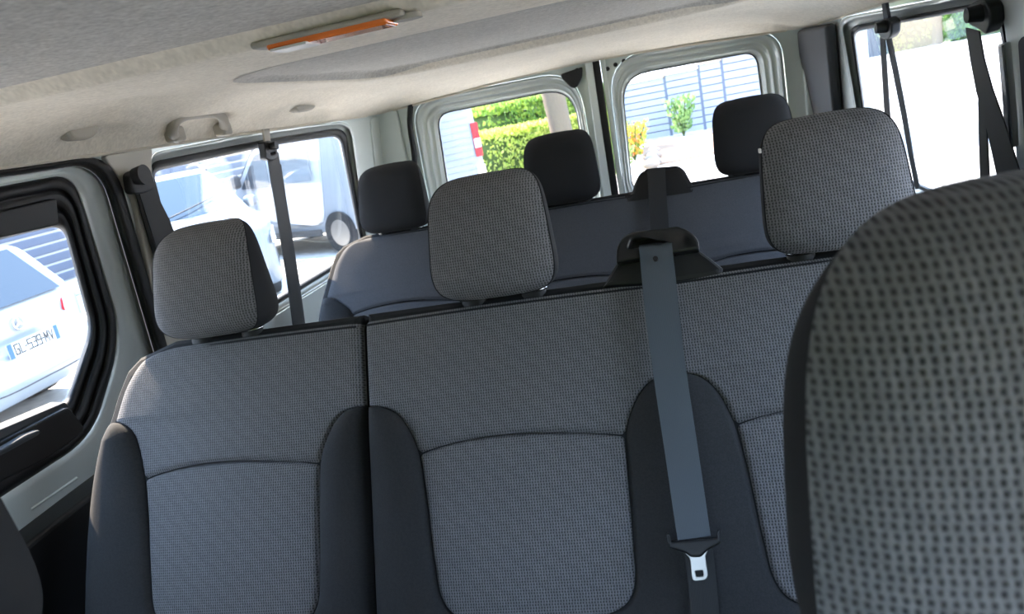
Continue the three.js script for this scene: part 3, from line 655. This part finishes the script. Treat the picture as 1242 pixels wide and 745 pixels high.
// ---------------------------------------------------------------- outside
const ground = struct('ground', 'sunlit pale asphalt of the car park');
const asphaltCol = tex(512, 512, (u, v) => { const k = 0.06 * pnoise(u, v, 120) + 0.07 * pnoise(u, v, 24, 2) + 0.08 * pnoise(u, v, 5, 7); return [0.72 + k, 0.705 + k, 0.68 + k]; }, true);
M.asphalt = std({ map: rep(asphaltCol, 6), roughness: 1 });
M.kerb = std({ color: 0xc9c3b6, roughness: 0.95 });
{
  const g = new THREE.PlaneGeometry(240, 240); g.rotateX(-Math.PI / 2); g.translate(0, -1.5, 0);
  const uv = g.attributes.uv; for (let i = 0; i < uv.count; i++) uv.setXY(i, uv.getX(i) * 240, uv.getY(i) * 240);
  part(ground, 'pavement', g, M.asphalt);
}
// --- cars
M.carWhite = new THREE.MeshPhysicalMaterial({ color: 0x868c92, roughness: 0.35, clearcoat: 0.8, clearcoatRoughness: 0.05, side: THREE.DoubleSide });
M.carGrey = new THREE.MeshPhysicalMaterial({ color: 0x6b7278, metalness: 0.4, roughness: 0.35, clearcoat: 0.8, clearcoatRoughness: 0.05, side: THREE.DoubleSide });
M.carGlass = new THREE.MeshPhysicalMaterial({ color: 0x39434c, metalness: 0.25, roughness: 0.05, side: THREE.DoubleSide });
M.red = std({ color: 0xb81420, roughness: 0.25 });
M.tyre = std({ color: 0x16171a, roughness: 0.8 });
M.plateBlue = std({ color: 0x1f4fae, roughness: 0.4 });
M.plateWhite = std({ color: 0xa6a9a8, roughness: 0.4 });
M.lens = std({ color: 0xe4e8ec, roughness: 0.15 });

// a vehicle in its own axes: l from the tail (0) to the nose, h up from the road, w across
function vehicle(name, label, category, base, heading, spec) {
  const t = thing(name, label, category);
  const hd = V3(heading[0], 0, heading[1]).normalize(), ac = V3(0, 1, 0).cross(hd).normalize();   // hd nose-ward, ac across
  const halfW = spec.width / 2;
  const wAt = (l, h) => {
    let k = 1 - spec.taper * smooth(spec.belt, spec.height, h);
    const e = Math.min(l, spec.length - l);
    k *= 1 - spec.round * Math.pow(1 - clamp(e / 0.55), 2.2);
    return halfW * k;
  };
  const W3 = (l, h, w) => V3(base[0], -1.5, base[1]).addScaledVector(hd, l).addScaledVector(ac, w).setY(-1.5 + h);
  const prof = rpoly(spec.profile, 5);
  // body shell: profile rings across the width
  const nW = 18, n = prof.length;
  const cxp = prof.reduce((a, p) => a + p[0] / n, 0), cyp = prof.reduce((a, p) => a + p[1] / n, 0);
  const g = gridGeo(n, nW, (s, q, i, j) => {
    const p = prof[i % n], z = lerp(-1, 1, j / nW), az = Math.abs(z);
    const inset = 0.05 * Math.pow(az, 10), l = lerp(p[0], cxp, inset), h = lerp(p[1], cyp, inset);
    const v = W3(l, h, wAt(l, h) * Math.sign(z) * (1 - Math.pow(1 - az, 1.6)));
    return [v.x, v.y, v.z];
  }, true);
  const shape = new THREE.Shape(prof.map((p) => new THREE.Vector2(lerp(p[0], cxp, 0.05), lerp(p[1], cyp, 0.05))));
  const flat = new THREE.ShapeGeometry(shape);
  const sides = [-1, 1].map((sd) => { const c = flat.clone(), a = c.attributes.position; for (let i = 0; i < a.count; i++) { const v = W3(a.getX(i), a.getY(i), sd * wAt(a.getX(i), a.getY(i))); a.setXYZ(i, v.x, v.y, v.z); } c.computeVertexNormals(); return c; });
  part(t, 'body', [g, ...sides], spec.paint);
  const patch = (a, ns, nt, off = 0.012) => gridGeo(ns, nt, (s, q) => {       // a: corners [l, h, w] bl, br, tr, tl, lifted off the body
    const m = (k) => lerp(lerp(a[0][k], a[1][k], s), lerp(a[3][k], a[2][k], s), q);
    const v = W3(m(0), m(1), m(2)); return [v.x, v.y, v.z];
  });
  const sidePanel = (pts, sd, off = 0.012, th = 0.01) => {
    const s = new THREE.Shape(rpoly(pts, 4).map((p) => new THREE.Vector2(p[0], p[1])));
    const e = new THREE.ExtrudeGeometry(s, { depth: th, bevelEnabled: false }), a = e.attributes.position;
    for (let i = 0; i < a.count; i++) { const l = a.getX(i), h = a.getY(i), v = W3(l, h, sd * (wAt(l, h) + off - a.getZ(i))); a.setXYZ(i, v.x, v.y, v.z); }
    e.computeVertexNormals(); return e;
  };
  const wheel = (l, sd) => {
    const R = spec.wheelR ?? 0.32;
    const tg = new THREE.CylinderGeometry(R, R, 0.2, 28); const rg = new THREE.CylinderGeometry(R * 0.62, R * 0.62, 0.206, 20);
    const m = new THREE.Matrix4().makeBasis(hd, ac, hd.clone().cross(ac)).setPosition(W3(l, R, sd * (halfW - 0.1)));
    const w = part(t, 'wheel', tg.applyMatrix4(m), M.tyre); part(w, 'hub', rg.applyMatrix4(m), M.steel);
  };
  for (const l of spec.wheels) for (const sd of [-1, 1]) wheel(l, sd);
  return { t, W3, patch, sidePanel, wAt, hd, ac };
}
function textStrip(F, e, x, y, h, glyphs, mat, parent) {    // seven-bar style plate characters as raised strokes
  const S = { G: [[1, 1, 0, 1], [0, 1, 0, 0], [0, 0, 1, 0], [1, 0, 1, 0.5], [1, 0.5, 0.55, 0.5]], L: [[0, 1, 0, 0], [0, 0, 1, 0]], 5: [[1, 1, 0, 1], [0, 1, 0, 0.55], [0, 0.55, 1, 0.55], [1, 0.55, 1, 0], [1, 0, 0, 0]], 3: [[0, 1, 1, 1], [1, 1, 1, 0], [0.25, 0.52, 1, 0.52], [0, 0, 1, 0]], 9: [[1, 0.5, 0, 0.5], [0, 0.5, 0, 1], [0, 1, 1, 1], [1, 1, 1, 0], [1, 0, 0, 0]], M: [[0, 0, 0, 1], [0, 1, 0.5, 0.35], [0.5, 0.35, 1, 1], [1, 1, 1, 0]], V: [[0, 1, 0.5, 0], [0.5, 0, 1, 1]], '-': [[0.1, 0.5, 0.9, 0.5]] };
  const w = h * 0.48, st = h * 0.125;
  for (const [ch, x0] of glyphs) {
    const cw = ch === '-' ? w * 0.45 : w;
    const gs = S[ch].map(([a, b, c, d]) => {
      const p = new THREE.Vector2(x + x0 + a * cw, y + b * h), q = new THREE.Vector2(x + x0 + c * cw, y + d * h), dir = q.clone().sub(p).normalize(), nn = new THREE.Vector2(-dir.y, dir.x).multiplyScalar(st / 2);
      p.addScaledVector(dir, -st / 2); q.addScaledVector(dir, st / 2);
      return slab(F, e, 0.003, [p.clone().add(nn), q.clone().add(nn), q.clone().sub(nn), p.clone().sub(nn)]);
    });
    part(parent, 'plate_character', gs, mat);
  }
}
// white hatchback, tail towards the van
{
  const c = vehicle('car', 'white hatchback parked tail first outside the sliding door, GL-539-MV plate', 'car', [-4.60, -3.60], [-1, 0.05], {
    width: 1.72, length: 4.3, height: 1.40, belt: 0.86, taper: 0.20, round: 0.22, paint: M.carWhite, wheels: [0.85, 3.45],
    profile: [[0.12, 0.22, 0.05], [0.0, 0.34, 0.08], [-0.02, 0.60, 0.06], [0.06, 0.66, 0.04], [0.05, 0.86, 0.05], [0.12, 0.93, 0.06], [0.42, 1.34, 0.10], [1.0, 1.42, 0.4], [2.0, 1.40, 0.5], [2.9, 0.98, 0.3], [4.1, 0.78, 0.25], [4.3, 0.55, 0.1], [4.25, 0.22, 0.06]],
  });
  const { t, W3, patch, sidePanel, wAt } = c;
  part(t, 'rear_window', patch([[0.10, 0.94, -0.60], [0.10, 0.94, 0.60], [0.385, 1.325, 0.52], [0.385, 1.325, -0.52]], 10, 8), M.carGlass);
  for (const s of [-1, 1]) part(t, 'side_window', sidePanel([[0.55, 0.95, 0.05], [0.75, 1.28, 0.08], [1.9, 1.33, 0.1], [2.6, 0.98, 0.05]], s), M.carGlass);
  part(t, 'windscreen', patch([[2.85, 1.02, -0.66], [2.85, 1.02, 0.66], [2.1, 1.385, 0.56], [2.1, 1.385, -0.56]], 8, 6), M.carGlass);
  const F = frame(W3(-0.03, 0, 0), V3(0, 1, 0), V3(1, 0, -0.05).normalize());
  for (const s of [-1, 1]) {
    const sg = rpoly([[s * 0.50, 0.86, 0.02], [s * 0.47, 0.76, 0.03], [s * 0.66, 0.72, 0.03], [s * 0.70, 0.84, 0.03]], 4).map((p) => new THREE.Vector2(p[0], p[1]));
    const g = slab(F, 0, 0.02, sg); const a = g.attributes.position;
    for (let i = 0; i < a.count; i++) a.setX(i, a.getX(i) - 0.06 - 0.16 * smooth(0.46, 0.72, Math.abs(a.getZ(i) + 3.6)));
    part(t, 'tail_lamp', g, M.red, 'red tail lamp');
  }
  const py = 0.585;
  const plateB = part(t, 'number_plate', slab(F, -0.012, 0.012, [[-0.255, py], [0.255, py], [0.255, py + 0.11], [-0.255, py + 0.11]], [], 0.002), M.plateWhite, 'white number plate with blue end bands');
  part(plateB, 'blue_band', slab(F, -0.0135, 0.003, [[-0.255, py], [-0.215, py], [-0.215, py + 0.11], [-0.255, py + 0.11]]), M.plateBlue);
  part(plateB, 'blue_band', slab(F, -0.0135, 0.003, [[0.215, py], [0.255, py], [0.255, py + 0.11], [0.215, py + 0.11]]), M.plateBlue);
  textStrip(F, -0.0135, -0.195, py + 0.018, 0.074, [['G', 0], ['L', 0.052], ['-', 0.099], ['5', 0.128], ['3', 0.178], ['9', 0.228], ['-', 0.275], ['M', 0.303], ['V', 0.354]], M.rubber, plateB);
  // round emblem with a three pointed star
  const ring = new THREE.TorusGeometry(0.05, 0.006, 8, 32); const eb = frame(W3(0.035, 0.80, 0), V3(0, 1, 0), V3(1, 0, -0.05).normalize());
  ring.applyMatrix4(new THREE.Matrix4().makeBasis(eb.U, eb.W, eb.N).setPosition(eb.O));
  const em = part(t, 'emblem', ring, M.chrome);
  part(em, 'star', [0, 1, 2].map((k) => { const a = Math.PI / 2 + k * Math.PI * 2 / 3, d = [Math.cos(a), Math.sin(a)], n = [-d[1], d[0]]; return slab(eb, -0.004, 0.006, [[d[0] * 0.048, d[1] * 0.048], [n[0] * 0.011, n[1] * 0.011], [-n[0] * 0.011, -n[1] * 0.011]]); }), M.chrome);
  part(t, 'bumper_seam', tube([W3(-0.025, 0.40, -0.70), W3(-0.035, 0.36, -0.4), W3(-0.035, 0.355, 0), W3(-0.035, 0.36, 0.4), W3(-0.025, 0.40, 0.70)], 0.006, 6, 24), M.satin);
}
// grey family car, nose towards the van
{
  const c = vehicle('car', 'silver grey car with slatted grille seen through the left rear side window', 'car', [-7.6, -9.26], [0.67, 0.74], {
    width: 1.80, length: 4.4, height: 1.62, belt: 0.98, taper: 0.20, round: 0.16, paint: M.carGrey, wheels: [0.85, 3.45], wheelR: 0.35,
    profile: [[0.1, 0.25, 0.05], [0.0, 0.6, 0.1], [0.05, 1.0, 0.1], [0.45, 1.55, 0.2], [1.4, 1.65, 0.4], [2.25, 1.58, 0.4], [3.15, 1.06, 0.15], [4.1, 0.98, 0.22], [4.36, 0.82, 0.12], [4.42, 0.5, 0.1], [4.35, 0.25, 0.05]],
  });
  const { t, W3, patch, sidePanel, wAt } = c;
  part(t, 'windscreen', patch([[3.10, 1.10, -0.74], [3.10, 1.10, 0.74], [2.30, 1.57, 0.62], [2.30, 1.57, -0.62]], 12, 8), M.carGlass);
  for (const s of [-1, 1]) {
    part(t, 'side_window', sidePanel([[0.55, 1.05, 0.05], [0.7, 1.48, 0.1], [2.1, 1.52, 0.1], [2.85, 1.08, 0.05]], s), M.carGlass);
    const v = W3(2.85, 1.12, s * (wAt(2.85, 1.1) + 0.10)); const g = new RoundedBoxGeometry(0.12, 0.14, 0.2, 3, 0.05); g.translate(v.x, v.y, v.z); part(t, 'door_mirror', g, M.carGrey);
    part(t, 'headlamp', sidePanel([[4.05, 0.72, 0.04], [4.10, 0.88, 0.04], [4.36, 0.82, 0.03], [4.37, 0.70, 0.03]], s, 0.02), M.lens);
  }
  const F = frame(W3(4.44, 0, 0), V3(0, 1, 0), c.hd);
  part(t, 'grille', slab(F, 0, 0.06, rpoly([[-0.52, 0.50, 0.05], [0.52, 0.50, 0.05], [0.60, 0.80, 0.06], [-0.60, 0.80, 0.06]]).map((p) => new THREE.Vector2(p[0], p[1])), [], 0.01), M.satin);
  for (let k = 0; k < 5; k++) part(t, 'grille_slat', slab(F, -0.02, 0.03, [[-0.54, 0.54 + k * 0.055], [0.54, 0.54 + k * 0.055], [0.55, 0.562 + k * 0.055], [-0.55, 0.562 + k * 0.055]], [], 0.004), M.chrome);
  part(t, 'roof_rail', [-1, 1].map((s) => tube([W3(0.8, 1.66, s * 0.66), W3(1.6, 1.69, s * 0.66), W3(2.3, 1.60, s * 0.66)], 0.018, 6, 16)), M.chrome);
  part(t, 'wiper', tube([W3(3.12, 1.125, -0.1), W3(2.98, 1.21, 0.3), W3(2.86, 1.27, 0.55)], 0.008, 6, 10), M.rubber);
}
// white people carrier standing across, behind the grey car
{
  const c = vehicle('people_carrier', 'white people carrier side on behind the silver grey car', 'car', [-3.64, -9.89], [-0.914, -0.405], {
    width: 1.7, length: 4.1, height: 1.85, belt: 1.1, taper: 0.10, round: 0.08, paint: M.carWhite, wheels: [0.66, 3.2], wheelR: 0.32,
    profile: [[0.06, 0.32, 0.04], [0.0, 0.5, 0.04], [0.03, 1.65, 0.15], [0.3, 1.83, 0.2], [1.6, 1.86, 0.4], [2.3, 1.78, 0.3], [2.95, 1.12, 0.2], [3.9, 0.95, 0.2], [4.08, 0.55, 0.1], [4.0, 0.32, 0.05]],
  });
  const { t, W3, patch, sidePanel, wAt } = c;
  for (const s of [-1, 1]) {
    part(t, 'door_window', sidePanel([[1.98, 1.14, 0.05], [2.0, 1.68, 0.06], [2.25, 1.66, 0.08], [2.72, 1.16, 0.06]], s), M.carGlass);
    part(t, 'side_window', sidePanel([[0.98, 1.14, 0.05], [1.0, 1.70, 0.06], [1.88, 1.69, 0.06], [1.84, 1.14, 0.05]], s), M.carGlass);
    part(t, 'tail_lamp', sidePanel([[0.02, 0.9, 0.02], [0.02, 1.4, 0.02], [0.12, 1.4, 0.02], [0.12, 0.9, 0.02]], s, 0.02, 0.03), M.red, 'tall red tail lamp');
    part(t, 'rubbing_strip', sidePanel([[1.05, 0.50, 0.02], [1.05, 0.58, 0.02], [2.8, 0.58, 0.02], [2.8, 0.50, 0.02]], s, 0.02, 0.02), M.carWhite);
    part(t, 'sill', sidePanel([[1.05, 0.30, 0.02], [1.05, 0.40, 0.02], [2.8, 0.40, 0.02], [2.8, 0.30, 0.02]], s, 0.02, 0.02), M.greyTrim);
    const v = W3(2.66, 1.30, s * (wAt(2.6, 1.3) + 0.13)); const g = new RoundedBoxGeometry(0.15, 0.22, 0.15, 3, 0.06); g.translate(v.x, v.y, v.z); part(t, 'door_mirror', g, M.greyTrim);
  }
  part(t, 'windscreen', patch([[2.92, 1.17, -0.82], [2.92, 1.17, 0.82], [2.36, 1.76, 0.72], [2.36, 1.76, -0.72]], 8, 6), M.carGlass);
}
// white van parked alongside, its ribbed rear doors towards us
{
  const c = vehicle('van', 'white van showing its ribbed rear and red tail lamp before the hedge', 'van', [-3.82, -12.12], [-0.40, -0.917], {
    width: 1.90, length: 3.4, height: 2.2, belt: 1.4, taper: 0.06, round: 0.0, paint: M.carWhite, wheels: [0.6, 2.8], wheelR: 0.32,
    profile: [[0.03, 0.32, 0.03], [0.0, 0.5, 0.03], [0.02, 2.1, 0.06], [0.2, 2.2, 0.1], [1.8, 2.22, 0.4], [2.3, 2.1, 0.3], [2.8, 1.2, 0.2], [3.3, 1.0, 0.2], [3.4, 0.5, 0.1], [3.3, 0.32, 0.05]],
  });
  const { t, W3, sidePanel } = c;
  const F = frame(W3(-0.005, 0, 0), V3(0, 1, 0), c.hd.clone().negate());
  for (let k = 0; k < 14; k++) part(t, 'rear_rib', slab(F, -0.016, 0.02, [[-0.80, 0.55 + k * 0.115], [0.80, 0.55 + k * 0.115], [0.80, 0.565 + k * 0.115], [-0.80, 0.565 + k * 0.115]], [], 0.003), M.carWhite);
  for (const s of [-1, 1]) {
    const lamp = part(t, 'tail_lamp', slab(F, -0.03, 0.05, rpoly([[s * 0.82, 0.87, 0.01], [s * 0.945, 0.87, 0.01], [s * 0.945, 1.47, 0.02], [s * 0.82, 1.47, 0.02]], 3).map((p) => new THREE.Vector2(p[0], p[1])), [], 0.006), M.red, 'tall red tail lamp');
    part(lamp, 'reversing_lens', slab(F, -0.034, 0.01, [[s * 0.83, 1.03], [s * 0.94, 1.03], [s * 0.94, 1.19], [s * 0.83, 1.19]]), M.lens);
    part(t, 'bumper_corner', slab(F, -0.03, 0.05, [[s * 0.80, 0.50], [s * 0.945, 0.50], [s * 0.945, 0.72], [s * 0.80, 0.72]], [], 0.006), M.slat);
  }
}
// --- fences and walls
M.slat = std({ color: 0x596070, roughness: 0.6 });
M.slatLight = std({ color: 0xb4b6ba, roughness: 0.6 });
M.board = std({ color: 0x989dab, roughness: 0.8 });
M.cap = std({ color: 0xb3a48e, roughness: 0.9 });
M.stucco = std({ color: 0xa08e78, roughness: 0.95, bumpMap: rep(grainBump, 0.4), bumpScale: 0.004 });
{
  const f = thing('slat_fence', 'grey horizontal slat fence with pale joints behind the parked cars', 'fence');
  const x = -9.6, z0 = -18, z1 = -3;
  for (let k = 0; k < 9; k++) {
    part(f, 'slat', box(x, -1.22 + k * 0.165 + 0.065, (z0 + z1) / 2, 0.05, 0.125, z1 - z0, 0.01), M.slat);
    part(f, 'pale_batten', box(x - 0.015, -1.22 + k * 0.165 - 0.015, (z0 + z1) / 2, 0.04, 0.036, z1 - z0), M.slatLight);
  }
  for (let k = 0; k < 6; k++) part(f, 'post', box(x - 0.08, -0.62, lerp(z0 + 0.1, z1 - 0.1, k / 5), 0.08, 1.76, 0.08, 0.01), M.slat);
  part(f, 'plinth', box(x, -1.37, (z0 + z1) / 2, 0.25, 0.26, z1 - z0, 0.02), M.kerb);
}
{
  const w = thing('garden_wall', 'pale pinkish rendered wall rising behind the slat fence', 'wall');
  part(w, 'wall_face', box(-13, -0.15, -12, 0.4, 2.7, 30, 0.04), M.stucco);
  part(w, 'coping', box(-13, 1.22, -12, 0.55, 0.08, 30, 0.02), M.cap);
}
{
  const f = thing('board_fence', 'long grey board fence with beige capping behind the rear doors', 'fence');
  const z = -20.5, posts = [-4.2, -1.9, 0.45, 1.35, 1.95, 3.4, 4.8];
  for (let i = 0; i < posts.length - 1; i++) {
    const a = posts[i], b = posts[i + 1], top = [-0.05, 0.06, 0.1, 0.2, 0.28, 0.3][i], n = 9, h = (top + 1.5) / n;
    for (let k = 0; k < n; k++) part(f, 'board', box((a + b) / 2, -1.5 + (k + 0.5) * h, z, b - a - 0.06, h - 0.02, 0.05, 0.008), M.board);
    const m = part(f, 'capping', box((a + b) / 2, top + 0.03, z, b - a, 0.06, 0.16, 0.01), M.cap);
    part(f, 'post', box(a, -1.5 + (top + 1.5) / 2, z - 0.02, 0.09, top + 1.5, 0.09, 0.01), M.slat);
    part(f, 'backing', box((a + b) / 2, -1.5 + (top + 1.5) / 2, z - 0.05, b - a, top + 1.49, 0.02), M.slat);
  }
}
// --- planting
function leafGeo(len, wid) {
  const g = new THREE.BufferGeometry();
  const p = [0, 0, 0, wid / 2, len * 0.45, 0.02 * len, 0, len, -0.05 * len, -wid / 2, len * 0.45, 0.02 * len];
  g.setAttribute('position', new THREE.Float32BufferAttribute(p, 3)); g.setAttribute('uv', new THREE.Float32BufferAttribute([0.5, 0, 1, 0.5, 0.5, 1, 0, 0.5], 2)); g.setIndex([0, 1, 2, 0, 2, 3]); g.computeVertexNormals(); return g;
}
M.leaf = new THREE.MeshPhysicalMaterial({ color: 0xffffff, roughness: 0.8, transmission: 0.5, thickness: 0, side: THREE.DoubleSide });
M.soil = std({ color: 0x44542a, roughness: 1 });
M.bark = std({ color: 0x64584b, roughness: 0.95, bumpMap: rep(feltBump, 0.5), bumpScale: 0.01 });
function leaves(parent, count, place, size, cols, name = 'foliage') {
  const im = new THREE.InstancedMesh(leafGeo(size, size * 0.62), M.leaf, count); im.name = name; im.userData.kind = 'stuff'; im.castShadow = im.receiveShadow = true;
  const d = new THREE.Object3D(), c = new THREE.Color();
  for (let i = 0; i < count; i++) {
    const p = place(); d.position.set(p[0], p[1], p[2]); d.rotation.set(rnd() * 2 - 0.6, rnd() * 6.28, rnd() * 2 - 1); const s = 0.7 + rnd() * 0.6; d.scale.set(s, s, s); d.updateMatrix(); im.setMatrixAt(i, d.matrix);
    const q = cols[Math.floor(rnd() * cols.length)]; c.set(q).multiplyScalar(0.85 + rnd() * 0.3); im.setColorAt(i, c);
  }
  parent.add(im); return im;
}
function hedge(name, label, cx, cz, lx, h, lz, n, size, cols, y0 = -1.5) {
  const t = thing(name, label, 'hedge');
  const g = gridGeo(40, 14, (s, q) => { const a = s * Math.PI * 2, sx = Math.sign(Math.cos(a)) * Math.pow(Math.abs(Math.cos(a)), 0.4), sz = Math.sign(Math.sin(a)) * Math.pow(Math.abs(Math.sin(a)), 0.4), k = Math.pow(1 - q ** 6, 0.5) * 0.86; return [cx + sx * lx / 2 * k, y0 + q * h * 0.9, cz + sz * lz / 2 * k]; });
  part(t, 'branch_mass', g, M.soil);
  leaves(t, n, () => { const a = rnd() * 6.283, top = rnd() < 0.3, k = top ? Math.sqrt(rnd()) : 0.92 + rnd() * 0.1; const sx = Math.sign(Math.cos(a)) * Math.pow(Math.abs(Math.cos(a)), 0.4), sz = Math.sign(Math.sin(a)) * Math.pow(Math.abs(Math.sin(a)), 0.4); return [cx + sx * lx / 2 * k, y0 + (top ? h * (0.86 + rnd() * 0.14) : h * rnd() * 0.95), cz + sz * lz / 2 * k]; }, size, cols);
  return t;
}
hedge('hedge', 'tall green hedge seen through the left rear door window', -4.6, -18.2, 7.4, 1.70, 1.2, 30000, 0.12, ['#8fb04e', '#a9c455', '#c3d464', '#7da34a']);
hedge('hedge', 'low yellow green hedge in front of the tall hedge', -4.6, -16.9, 7.2, 1.1, 1.0, 22000, 0.11, ['#c0d25c', '#d2dd6e', '#b1c855', '#dfe37e']);
hedge('hedge', 'unseen dark hedge added ahead of the windscreen to block low light', 0, 8.2, 18, 4.0, 1.6, 9000, 0.22, ['#39432f', '#454f38', '#2c3526']);  // added out of view, keeps low front light off the headrests
{
  const t = thing('tree', 'grey tan tree trunk rising out of the hedge', 'tree');
  const T = V3(-1.88, 0, -15.3);
  part(t, 'trunk', tube([V3(T.x + 0.06, -1.5, T.z), V3(T.x + 0.03, -0.5, T.z), V3(T.x - 0.02, 0.6, T.z), V3(T.x, 1.8, T.z), V3(T.x - 0.08, 3.0, T.z)], 0.24, 16, 30), M.bark);
  for (const [x, z, y] of [[-0.7, -0.6, 4.2], [0.8, 0.3, 4.4], [0, -0.3, 4.8]]) part(t, 'branch', tube([V3(T.x, 2.7, T.z), V3(T.x + x * 0.5, 3.5, T.z + z * 0.5), V3(T.x + x, y, T.z + z)], 0.1, 8, 12), M.bark);
  leaves(t, 5000, () => { const a = rnd() * 6.28, b = Math.acos(2 * rnd() - 1), k = 1.5 * Math.cbrt(rnd()); return [T.x + k * Math.sin(b) * Math.cos(a), 4.6 + k * 0.8 * Math.cos(b), T.z + k * Math.sin(b) * Math.sin(a)]; }, 0.16, ['#5d8f3a', '#7fae3f', '#4b7a36']);
}
function bush(name, label, cx, cz, r, h, n, size, cols, group) {
  const t = thing(name, label, 'plant', group);
  for (let k = 0; k < 7; k++) { const a = k / 7 * 6.28 + 0.3; part(t, 'stem', tube([V3(cx, -1.5, cz), V3(cx + Math.cos(a) * r * 0.4, -1.5 + h * 0.5, cz + Math.sin(a) * r * 0.4), V3(cx + Math.cos(a) * r * 0.8, -1.5 + h * 0.95, cz + Math.sin(a) * r * 0.8)], 0.012, 5, 6), M.soil); }
  leaves(t, n, () => { const a = rnd() * 6.28, q = Math.sqrt(rnd()), y = rnd(); return [cx + Math.cos(a) * r * q * (0.4 + 0.7 * y), -1.5 + h * (0.1 + 0.9 * y), cz + Math.sin(a) * r * q * (0.4 + 0.7 * y)]; }, size, cols);
}
bush('shrub', 'loose green shrub growing in front of the grey board fence', 0.75, -19.6, 0.42, 0.95, 420, 0.14, ['#7da05c', '#93b56c', '#6d9150']);
bush('flower_bush', 'yellow and orange flowering bush at the end of the path', -0.42, -15.6, 0.4, 0.78, 700, 0.09, ['#e0c33c', '#e58b3a', '#d8d04c', '#86a848', '#8fb04a']);
bush('shrub', 'small green shrub below the flowering bush', -0.62, -13.2, 0.34, 0.5, 420, 0.09, ['#8fb04a', '#a9c45c', '#6d9150']);
M.stone = std({ color: 0x8a7d70, roughness: 0.95 });
M.path = std({ color: 0xc9a68c, roughness: 1, map: rep(asphaltCol, 3) });
{
  const p = thing('garden_path', 'pinkish beige path in front of the grey board fence', 'path');
  part(p, 'paving', slab(frame(V3(0, -1.5, 0), V3(0, 0, -1), V3(0, 1, 0)), -0.03, 0.04, [[-0.2, 13.8], [3.6, 15.2], [3.6, 19.6], [-0.3, 18.2]].map(([x, z]) => new THREE.Vector2(x, z)), [], 0.01), M.path);
  for (let k = 0; k < 6; k++) { const g = new THREE.IcosahedronGeometry(0.14, 1); g.scale(1.2, 0.7, 1); g.rotateY(k); g.translate(-0.05 + 0.05 * (k % 2), -1.4, -13.4 - k * 0.5); part(p, 'edge_stone', g, M.stone); }
}
// far side of the road, right
M.wallGrey = std({ color: 0x666b72, roughness: 0.9 });
{
  const w = thing('boundary_wall', 'grey boundary wall at the far side of the road', 'wall');
  part(w, 'wall_face', box(12.6, -0.55, -57, 6.2, 1.9, 0.3, 0.03), M.wallGrey);
  part(w, 'coping', box(12.6, 0.43, -57, 6.3, 0.08, 0.4, 0.02), M.cap);
  const h = thing('house_wall', 'beige rendered house wall beyond the road', 'wall');
  part(h, 'wall_face', box(17.6, 0.3, -58, 3.6, 3.6, 0.4, 0.03), M.stucco);
  part(h, 'coping', box(17.6, 2.14, -58, 3.8, 0.1, 0.5, 0.02), M.cap);
}
hedge('hedge', 'bright green hedge beyond the road in the right side window', 22.3, -58, 5.6, 2.7, 1.6, 5000, 0.3, ['#6f9c3f', '#8db84a', '#5d8f3a']);
{
  const w = thing('gate_pillar', 'pale gate pillar beside the hedge beyond the road', 'pillar');
  part(w, 'shaft', box(26.2, -0.2, -58, 1.2, 2.6, 1.2, 0.05), M.stucco);
  part(w, 'cap_stone', box(26.2, 1.15, -58, 1.5, 0.14, 1.5, 0.03), M.cap);
}

// ---------------------------------------------------------------- give every thing its own base point, lift the lot to the pavement
for (const o of [...scene.children]) {
  if (o.isCamera || o.isLight || o === sun.target) continue;
  if (!o.isGroup) continue;
  const b = new THREE.Box3().setFromObject(o), c = b.getCenter(V3());
  if (o.userData.kind !== 'structure') {
    const base = V3(c.x, b.min.y, c.z);
    for (const k of o.children) k.position.sub(base);
    o.position.copy(base);
  }
  o.position.y += UP;
  o.updateMatrixWorld(true);
}
renderer.render(scene, camera);
